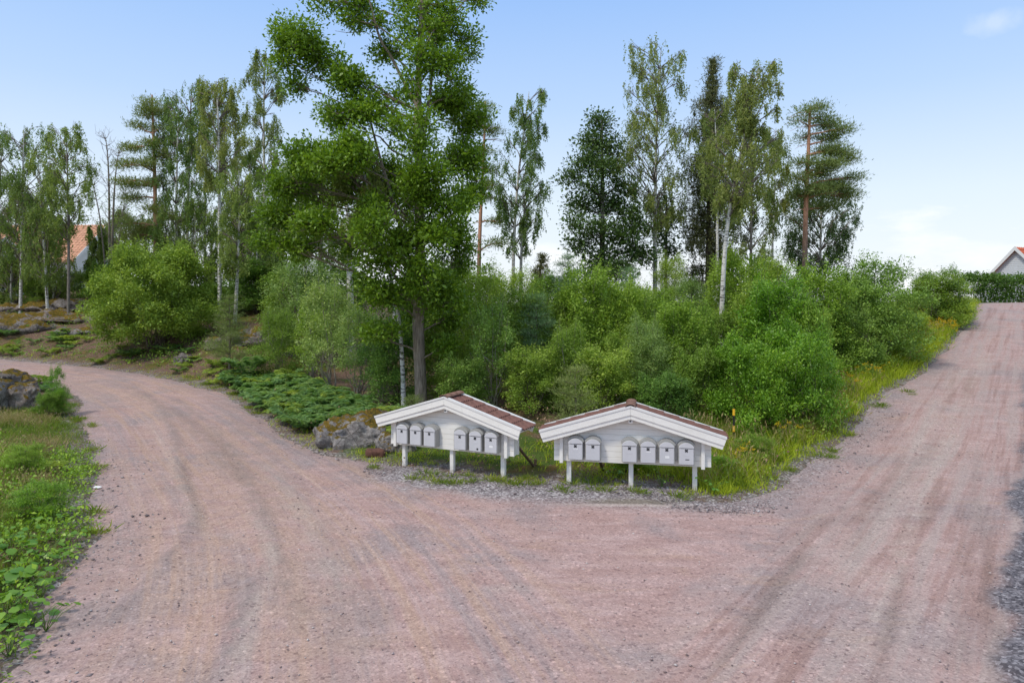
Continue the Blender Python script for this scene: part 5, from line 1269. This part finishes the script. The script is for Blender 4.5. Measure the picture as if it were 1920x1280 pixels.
place_ferns(200, (-10.5, -2.8), (15.5, 26), k1, (.55, 1.0), "arching green bracken fern in the patch between the left road and the oak", FERN_GROUP, .3)
def k2(X, Y): 
    s = road_sdf(X, Y); return (s > .3) & (s < 3.2) & (X < -21) & (Y > 33)
place_ferns(34, (-30, -20), (33, 39), k2, (.6, 1.0), "green fern in the patch below the far left outcrop", "ferns below the far left outcrop", .6)
def k3(X, Y):
    s = road_sdf(X, Y); return (s > .3) & (s < 2.0) & (Y > 24) & (X > -20)
place_ferns(30, (-19, -9), (24, 33), k3, (.45, .8), "small fern on the bare soil bank above the left road", "small ferns on the soil bank", .7)
for xp, Y, s_, lb in [(245, 31.3, .9, "dark fern tuft under the front of the big rounded shrub"), (315, 31.0, .9, "bright fern at the foot of the big rounded shrub")]:
    x = (xp - CX) / FOC * Y; o = link("fern", FERNS[1]); o.location = (x, Y, Tp(x, Y)); o.scale = (s_,) * 3; tag(o, lb, "fern")
for xp, Y, s_, lb in [(462, 26.0, 1.15, "upright dark green shuttlecock fern above the bracken patch"), (95, 13.4, .62, "pale feathery fern on the near left verge"), (720, 16.8, .8, "fern bending over the low grey rock")]:
    x = (xp - CX) / FOC * Y; o = link("fern", FUP if 'upright' in lb else FERNS[3]); o.location = (x, Y, Tp(x, Y)); o.scale = (s_,) * 3; tag(o, lb, "fern")

# ------------------------------------------------------------------ grass: blades as real geometry
def grass_mat(name, cols, trans=.35, gain=(1.65, 1.5, 1.1)): return leafmat(name, cols, trans, .6, .2, 1.2, gain)
MG_LUSH = grass_mat("lush_grass", [(.11, .17, .018), (.20, .28, .025), (.30, .38, .035), (.44, .48, .06)])
MG_MID = grass_mat("meadow_grass", [(.055, .10, .016), (.09, .155, .024), (.15, .21, .035), (.25, .27, .07)])
MG_DRY = grass_mat("dry_grass", [(.17, .14, .05), (.28, .22, .09), (.40, .31, .15), (.52, .42, .24)], .25, (1.05, 1.1, 1.1))
def blades(name, mat, label, n, xr, yr, dens, hgt, seed, per=9, wid=.012, lean=.5, spread=.10, heads=False):
    r = np.random.default_rng(seed); X = r.uniform(*xr, n); Y = r.uniform(*yr, n); s = road_sdf(X, Y); pr = dens(X, Y, s); k = r.random(n) < pr
    X, Y, s = X[k], Y[k], s[k]; h = hgt(X, Y, s); C = np.stack([X, Y, T(X, Y) - .01], 1)
    P = np.repeat(C, per, 0); m = len(P); hh = np.repeat(h, per) * r.uniform(.45, 1.15, m); P[:, :2] += r.normal(size=(m, 2)) * spread
    D = norm(np.stack([r.normal(size=m) * lean, r.normal(size=m) * lean, np.ones(m)], 1)); wdv = wid * r.uniform(.6, 1.3, m)
    S = norm(np.stack([-D[:, 1], D[:, 0], np.zeros(m)], 1) + r.normal(size=(m, 3)) * .3) * wdv[:, None] * .5
    droop = norm(np.stack([D[:, 0], D[:, 1], np.zeros(m)], 1)) * (hh * r.uniform(.05, .3, m))[:, None]
    M1 = P + D * hh[:, None] * .55; Tt = P + D * hh[:, None] + droop - np.array([0, 0, .06]) * hh[:, None]
    V = np.stack([P - S, P + S, M1 + S * .8, M1 - S * .8, Tt], 1).reshape(-1, 3); b = np.arange(m) * 5
    Q = np.stack([b, b + 1, b + 2, b + 3], 1); Tr = np.stack([b + 3, b + 2, b + 4], 1)
    fs = [Q, Tr]
    if heads:
        Vh, Fh = leaf_quads(Tt - D * .10 * hh[:, None], D + droop, .16 * hh, .22, r, .2); fs[0] = np.concatenate([Q, Fh + len(V)]); V = np.concatenate([V, Vh])
    tag(link(name, mesh_np(name, V, fs, mat)), label, "grass", None, "stuff"); return len(V)
def right_verge(X, Y, s): return (X > 3.2) & (s > -.12) & (s < 3.2) & (Y > 11.5)
def cone(X, Y): return np.abs(X / Y) < .82
def d_rl(X, Y, s): return right_verge(X, Y, s) * cone(X, Y) * np.where(s < .10, .15, np.where(s < 1.3, 1.0, .5)) * np.clip(22 / Y, .3, 1)
blades("verge_grass", MG_LUSH, "bright yellow green grass along the left edge of the climbing road", 46000, (3, 27), (11.5, 40), d_rl, lambda X, Y, s: .09 + .40 * sstep(-.05, 1.0, s) + .03 * np.clip(Y - 15, 0, 10), 31, 9, .016)
def d_rm(X, Y, s): return right_verge(X, Y, s) * (s > .4) * cone(X, Y) * np.clip(16 / Y, .2, 1) * (.5 + .4 * vnoise(X * .7, Y * .7, 55, 2))
blades("meadow_grass", MG_MID, "tall meadow grass between the climbing road and the thicket", 40000, (3, 26), (11.8, 40), d_rm, lambda X, Y, s: .40 + .30 * sstep(.5, 2, s), 32, 8, .013)
def d_rd(X, Y, s): return right_verge(X, Y, s) * (s > .35) * cone(X, Y) * np.clip(24 / Y, .35, 1) * sstep(-.35, .3, vnoise(X * .8, Y * .8, 66, 3)) * .8
blades("dry_seed_grass", MG_DRY, "tan seed heads of tall dry grass on the right verge", 20000, (3, 27), (12, 41), d_rd, lambda X, Y, s: .62 + .2 * vnoise(X, Y, 4, 2), 33, 6, .010, .35, .14, True)
def left_in(X, Y, s): return (s > -.15) & (X < -4) & (Y < 22) & (-(X + 3.9) * 1.0 > (Y - 5) * .30) & (X / Y > -.86)
def d_ll(X, Y, s): return left_in(X, Y, s) * np.where(s < .0, .10, .75) * (.45 + .55 * sstep(-.5, .3, vnoise(X * 1.1, Y * 1.1, 71, 3)))
blades("left_verge_grass", MG_MID, "mixed green grass over the near left verge", 26000, (-17, -4), (5.2, 22), d_ll, lambda X, Y, s: .10 + .16 * sstep(0, 1, s), 34, 9, .011, .8)
def d_ld(X, Y, s): return left_in(X, Y, s) * (s > .5) * (Y > 9.5) * sstep(-.1, .5, vnoise(X * .9, Y * .9, 81, 3)) * .75
blades("left_dry_grass", MG_DRY, "brownish dry grass tops on the near left verge", 13000, (-17, -6), (9, 21.5), d_ld, lambda X, Y, s: .26 + .1 * vnoise(X, Y, 4, 2), 35, 6, .008, .5, .1, True)
def outer_left(X, Y, s): return (X < -1.8) & (s > -.08) & (Y > 13.2) & ((Y - 14) > -(X + 2.4) * .85)
def d_ol(X, Y, s): return outer_left(X, Y, s) * (s < 1.5) * np.where(s < .8, .75, .25) * (.3 + .7 * sstep(-.4, .3, vnoise(X, Y, 91, 3))) * np.clip(18 / Y, .2, 1)
blades("roadside_grass", MG_LUSH, "short green grass fringing the outer edge of the left road", 26000, (-34, -1.8), (13.3, 37), d_ol, lambda X, Y, s: .09 + .1 * sstep(0, 1, s), 36, 9, .013, .8)
def d_bh(X, Y, s): return np.where(X < 1.0, .22, 1.0) * ((X > -3.4) & (X < 4) & (s > -.25) & (s < 3.0)) * np.where(s < .1, .10, .26 + .2 * vnoise(X * 1.5, Y * 1.5, 95, 2))
blades("shelter_grass", MG_LUSH, "sparse green tufts under and behind the mailbox shelters", 7000, (-3.6, 4.2), (12, 17), d_bh, lambda X, Y, s: .10 + .13 * sstep(0, .6, s) + .25 * sstep(2.0, 3.4, X) * sstep(.1, .5, s), 37, 10, .012, .7, .06)
def d_bank(X, Y, s): return ((X < -6) & (s > 1.2) & (s < 12) & (Y > 18)) * sstep(.0, .6, vnoise(X * .6, Y * .6, 97, 3)) * .5
blades("bank_grass", MG_MID, "thin grass on the soil bank above the left road", 9000, (-36, -6), (18, 46), d_bank, lambda X, Y, s: .15 + 0 * X, 38, 8, .016, .8)

# low leafy ground cover
def cover(name, mat, label, n, xr, yr, dens, seed, k=16, spread=.22, size=.055, z=.10, aspect=.6, mode='bush'):
    r = np.random.default_rng(seed); X = r.uniform(*xr, n); Y = r.uniform(*yr, n); s = road_sdf(X, Y); kk = r.random(n) < dens(X, Y, s); X, Y, s = X[kk], Y[kk], s[kk]
    C = np.stack([X, Y, T(X, Y) + z * r.uniform(.3, 1.3, len(X))], 1); V, F = leafy(C, k, spread, size, aspect, r, mode)
    tag(link(name, mesh_np(name, V, [F], mat)), label, "ground cover", None, "stuff")
cover("verge_weeds", M_SHRUB['bright'], "leafy green weeds crowding the near left verge", 5200, (-15, -4), (5.2, 16), lambda X, Y, s: left_in(X, Y, s) * np.where(s < 0, .20, .6) * (Y < 15) * sstep(-.35, .35, vnoise(X * 1.3, Y * 1.3, 111, 3) + .35 * (Y < 10)), 50, 16, .20, .055, .13)
cover("roadside_weeds", M_SHRUB['bright'], "leafy weeds along the outer edge of the left road", 5000, (-32, -2.4), (14, 37), lambda X, Y, s: outer_left(X, Y, s) * (s > .25) * (s < 1.8) * .5 * sstep(-.3, .4, vnoise(X, Y, 121, 3)), 51, 16, .28, .07, .14)
cover("bank_undergrowth", M_SHRUB['mid'], "low green undergrowth on the far left bank", 3600, (-36, -8), (22, 42), lambda X, Y, s: ((s > .8) & (s < 9) & (Y > 22)) * sstep(-.25, .3, vnoise(X * .7, Y * .7, 131, 3)) * .75, 52, 16, .35, .09, .15)
cover("corner_weeds", M_SHRUB['mid'], "broad leaved weeds mixed in the tall grass behind the corner shelter", 2600, (1.3, 9), (12.6, 19), lambda X, Y, s: ((s > .2) & (s < 3.4)) * .55 * sstep(-.4, .3, vnoise(X, Y, 141, 3)), 53, 18, .30, .06, .30)
cover("willowherb", M_SHRUB['yellow'], "yellowish upright herbs on the right verge", 900, (3.6, 22), (12.3, 36), lambda X, Y, s: right_verge(X, Y, s) * (s > .5) * .55, 54, 20, .55, .06, .2, .35, 'shoot')
M_LIT = leafmat("fallen_leaves", [(.10, .06, .035), (.20, .12, .07), (.34, .24, .16), (.46, .36, .26)], .1, .8, gain=(1.1, 1.05, 1))
cover("leaf_litter", M_LIT, "brown fallen leaves over the bare soil", 5200, (-20, 6), (13, 34), lambda X, Y, s: ((s > .1) & (s < 5)) * np.where(X > -3, .9, .3), 55, 12, .5, .05, .02)

# ------------------------------------------------------------------ flowering plants on the right verge
M_YF = leafmat("yellow_flower", [(.35, .26, .01), (.45, .36, .015), (.55, .46, .03)], .2, gain=(1.4, 1.3, 1))
M_STALK = plain("green_stalk", (.10, .17, .03), .7)
def flower_mesh(seed, h=.8, heads=9):
    r = np.random.default_rng(seed); S = Acc(); L = Acc(); Fl = Acc()
    for i in range(4):
        a = r.uniform(0, 6.28); e = np.array([math.cos(a) * .16, math.sin(a) * .16, h * r.uniform(.75, 1.05)]); p = bez(np.zeros(3), e * np.array([.3, .3, .6]), e, 6); S.add(tube(p, np.linspace(.006, .003, 6), 3))
        t = r.uniform(.1, .85, 16); P = np.stack([np.interp(t, np.linspace(0, 1, 6), p[:, k]) for k in range(3)], 1); L.add(leaf_quads(P, r.normal(size=(16, 3)) + np.array([0, 0, .5]), r.uniform(.06, .12, 16), .25, r, .5))
        C = e + r.normal(size=(heads, 3)) * np.array([.06, .06, .03]); C = np.repeat(C, 6, 0); Fl.add(leaf_quads(C, r.normal(size=(len(C), 3)) + np.array([0, 0, .4]), .032, .8, r, 1))
    return S.mesh("stalk", M_STALK), L.mesh("leaves", M_SHRUB['mid']), Fl.mesh("flowers", M_YF)
FM = [flower_mesh(i) for i in range(3)]
r = np.random.default_rng(77)
def flower(x, y, s, label, group=None, z=None):
    a = FM[r.integers(3)]; root = empty("flowering_plant", (x, y, Tp(x, y)), r.uniform(0, 6.28)); root.scale = (s,) * 3
    for nme, me in zip(("stalk", "leaves", "flowers"), a):
        q = link(nme, me, root)
        if nme != 'stalk': tag(q, None, None, None, 'stuff')
    tag(root, label, "flowering plant", group)
FG = "yellow flowering plants scattered along the right verge"
cnt = 0
while cnt < 46:
    y = r.uniform(13, 34); xe = np.interp(y, ROAD[17:25, 1], ROAD[17:25, 0]); x = xe - r.uniform(.6, 2.6); s = road_sdf(np.array([x]), np.array([y]))[0]
    if s < .35 or s > 2.4: continue
    flower(x, y, r.uniform(.4, .8), "yellow flowering weed in the tall grass of the right verge", FG); cnt += 1
for k_ in range(14):
    Y_ = 28.5 + r.uniform(-1.2, 1.2); xp = r.uniform(1738, 1792); flower((xp - CX) / FOC * Y_, Y_, r.uniform(.6, .95), "orange yellow flower in the dense clump below the rounded shrub at the hedge", "flowers in the clump below the rounded shrub")

# ------------------------------------------------------------------ broad leaved plants, near left: every large leaf is a part
M_BROAD = leafmat("broad_leaf", [(.045, .13, .018), (.07, .19, .025), (.11, .26, .035), (.17, .34, .05)], .35, .45, .5, 2)
def broad_leaf_mesh():
    n = 7; V = [(0, 0, 0)]; pts = []
    prof = [(.04, .0), (.10, .26), (.30, .46), (.55, .48), (.78, .34), (.93, .16), (1.0, 0)]
    bm = bmesh.new(); mid = [bm.verts.new((x, 0, -.10 * x * x + .03)) for x, w_ in prof]
    for s_ in (1, -1):
        rim = [bm.verts.new((x + (.05 if i == 0 else 0) * -1, s_ * w_ * (1 + .06 * math.sin(i * 2.5)), -.10 * x * x + .11 * w_ + .03 * math.sin(i * 3 + s_))) for i, (x, w_) in enumerate(prof)]
        for i in range(n - 1):
            f = [mid[i], mid[i + 1], rim[i + 1], rim[i]]
            try: bm.faces.new(f if s_ > 0 else f[::-1])
            except ValueError: pass
    bmesh.ops.remove_doubles(bm, verts=bm.verts, dist=1e-5); me = bpy.data.meshes.new("leaf"); bm.to_mesh(me); bm.free(); me.materials.append(M_BROAD)
    for f in me.polygons: f.use_smooth = True
    return me
BL = broad_leaf_mesh()
r = np.random.default_rng(99)
BG = "broad leaved weeds at the near left road edge"
def weed(xp, yp, nl, ls, label, group):
    gx_, gy_ = pxg((xp - 10, yp), (xp, yp), (xp + 10, yp))[6]; root = empty("broad_leaved_weed", (gx_, gy_, Tp(gx_, gy_)), 0); tag(root, label, "weed", group)
    S = Acc()
    nl = int(nl * 1.8); ls *= .68
    for i in range(nl):
        a = 6.28 * i / nl * 1.9 + r.uniform(-.4, .4); d = r.uniform(.04, .30); h = r.uniform(.06, .28); e = np.array([math.cos(a) * d, math.sin(a) * d, h]); S.add(tube([(0, 0, -.02), e * np.array([.5, .5, .7]), e], [.005, .004, .003], 3))
        lf = link("leaf", BL, root, tuple(e)); s_ = ls * r.uniform(.7, 1.3); lf.scale = (s_,) * 3; lf.rotation_euler = (r.normal() * .25, r.uniform(-.1, .45), a + r.normal() * .4)
    link("stalks", S.mesh("stalks", M_STALK), root)
for xp, yp, nl, ls in [(20, 1060, 8, .17), (50, 1095, 8, .19), (12, 1110, 8, .18), (38, 1130, 7, .17), (70, 1060, 7, .14), (95, 1050, 7, .14), (105, 1015, 7, .12), (120, 1025, 6, .11), (28, 1165, 8, .17), (60, 1170, 7, .14), (8, 1180, 8, .18), (85, 1180, 6, .10), (15, 1230, 6, .13), (100, 990, 6, .11), (45, 1020, 7, .13), (5, 1040, 8, .15), (75, 1120, 6, .11)]:
    weed(xp, yp, nl, ls, "broad leaved weed with rounded fresh green leaves at the near left road edge", BG)
for xp, yp, nl, ls, lb in [(1240, 912, 7, .07, "small rosette of weeds left of the rightmost shelter post"), (1160, 895, 8, .10, "leafy weed under the middle of the corner shelter"), (1335, 925, 8, .09, "leafy weed at the grass corner right of the last post")]:
    weed(xp, yp, nl, ls, lb, None)

# leafy sapling by the near left rock
pshrub('airy', 'bright', 102, 678, 20.0, 34, "small upright sapling with sparse leaves beside the moss topped rock", stemm=STEMP)
pshrub('fine', 'bright', 112, 722, 20.0, 50, "low bright weedy bush at the foot of the sparse sapling")
pshrub('round', 'mid', 88, 732, 19.6, 44, "leafy clump between the sparse sapling and the moss topped rock")
pshrub('fine', 'bright', 75, 900, 10.6, 100, "ankle high leafy clump midway along the near left verge", sink=.02)
pshrub('fine', 'yellow', 45, 830, 13.0, 80, "yellowish leafy herb clump on the near left verge", sink=.02)
pshrub('fine', 'bright', 1190, 838, 13.9, 110, "leafy green herbs behind the middle post of the corner shelter", sink=.05)
pshrub('fine', 'mid', 1415, 812, 14.4, 80, "tall herbs right of the corner shelter roof end", sink=.05)
pshrub('fine', 'bright', 1350, 850, 13.4, 70, "green herb clump beside the right end of the corner shelter", sink=.05)

# grass tussocks standing alone on the gravel
r = np.random.default_rng(123)
def tussock_mesh(seed):
    r = np.random.default_rng(seed); m = 46; P = np.zeros((m, 3)); P[:, :2] = r.normal(size=(m, 2)) * .05
    D = norm(np.stack([P[:, 0] * 9 + r.normal(size=m) * .3, P[:, 1] * 9 + r.normal(size=m) * .3, np.full(m, .7)], 1)); V, F = leaf_quads(P, D, r.uniform(.07, .16, m), .09, r, .5); return mesh_np("grass_tussock", V, [F], MG_MID)
TM = [tussock_mesh(i) for i in range(4)]
TG = "grass tussocks standing alone on the gravel"
spots = [(180, 960), (172, 1000), (165, 880), (175, 800), (150, 785), (168, 845), (640, 828), (600, 800), (555, 790), (700, 880), (778, 898), (825, 906), (850, 906), (862, 892), (890, 905), (925, 903), (950, 906), (800, 893), (1010, 912), (1048, 918), (1075, 908), (1130, 918), (1190, 922), (1265, 930), (1395, 915), (1440, 900), (1478, 882), (1540, 855), (1570, 845), (1640, 760), (1700, 735), (1590, 815), (430, 740), (400, 728), (455, 752), (480, 775), (390, 722), (350, 712), (470, 765), (120, 745), (140, 790), (985, 900), (1110, 905)]
for xp, yp in spots:
    for _ in range(3):
        a = pxg((xp - 9, yp), (xp, yp), (xp + 9, yp))[6] + r.normal(size=2) * .10; o = link("grass_tussock", TM[r.integers(4)]); s = r.uniform(.5, 1.25)
        o.location = (a[0], a[1], Tp(a[0], a[1]) - .005); o.scale = (s * 1.3, s * 1.3, s); o.rotation_euler = (0, 0, r.uniform(0, 6.28)); tag(o, "small tuft of grass growing alone out of the gravel", "grass tuft", TG)
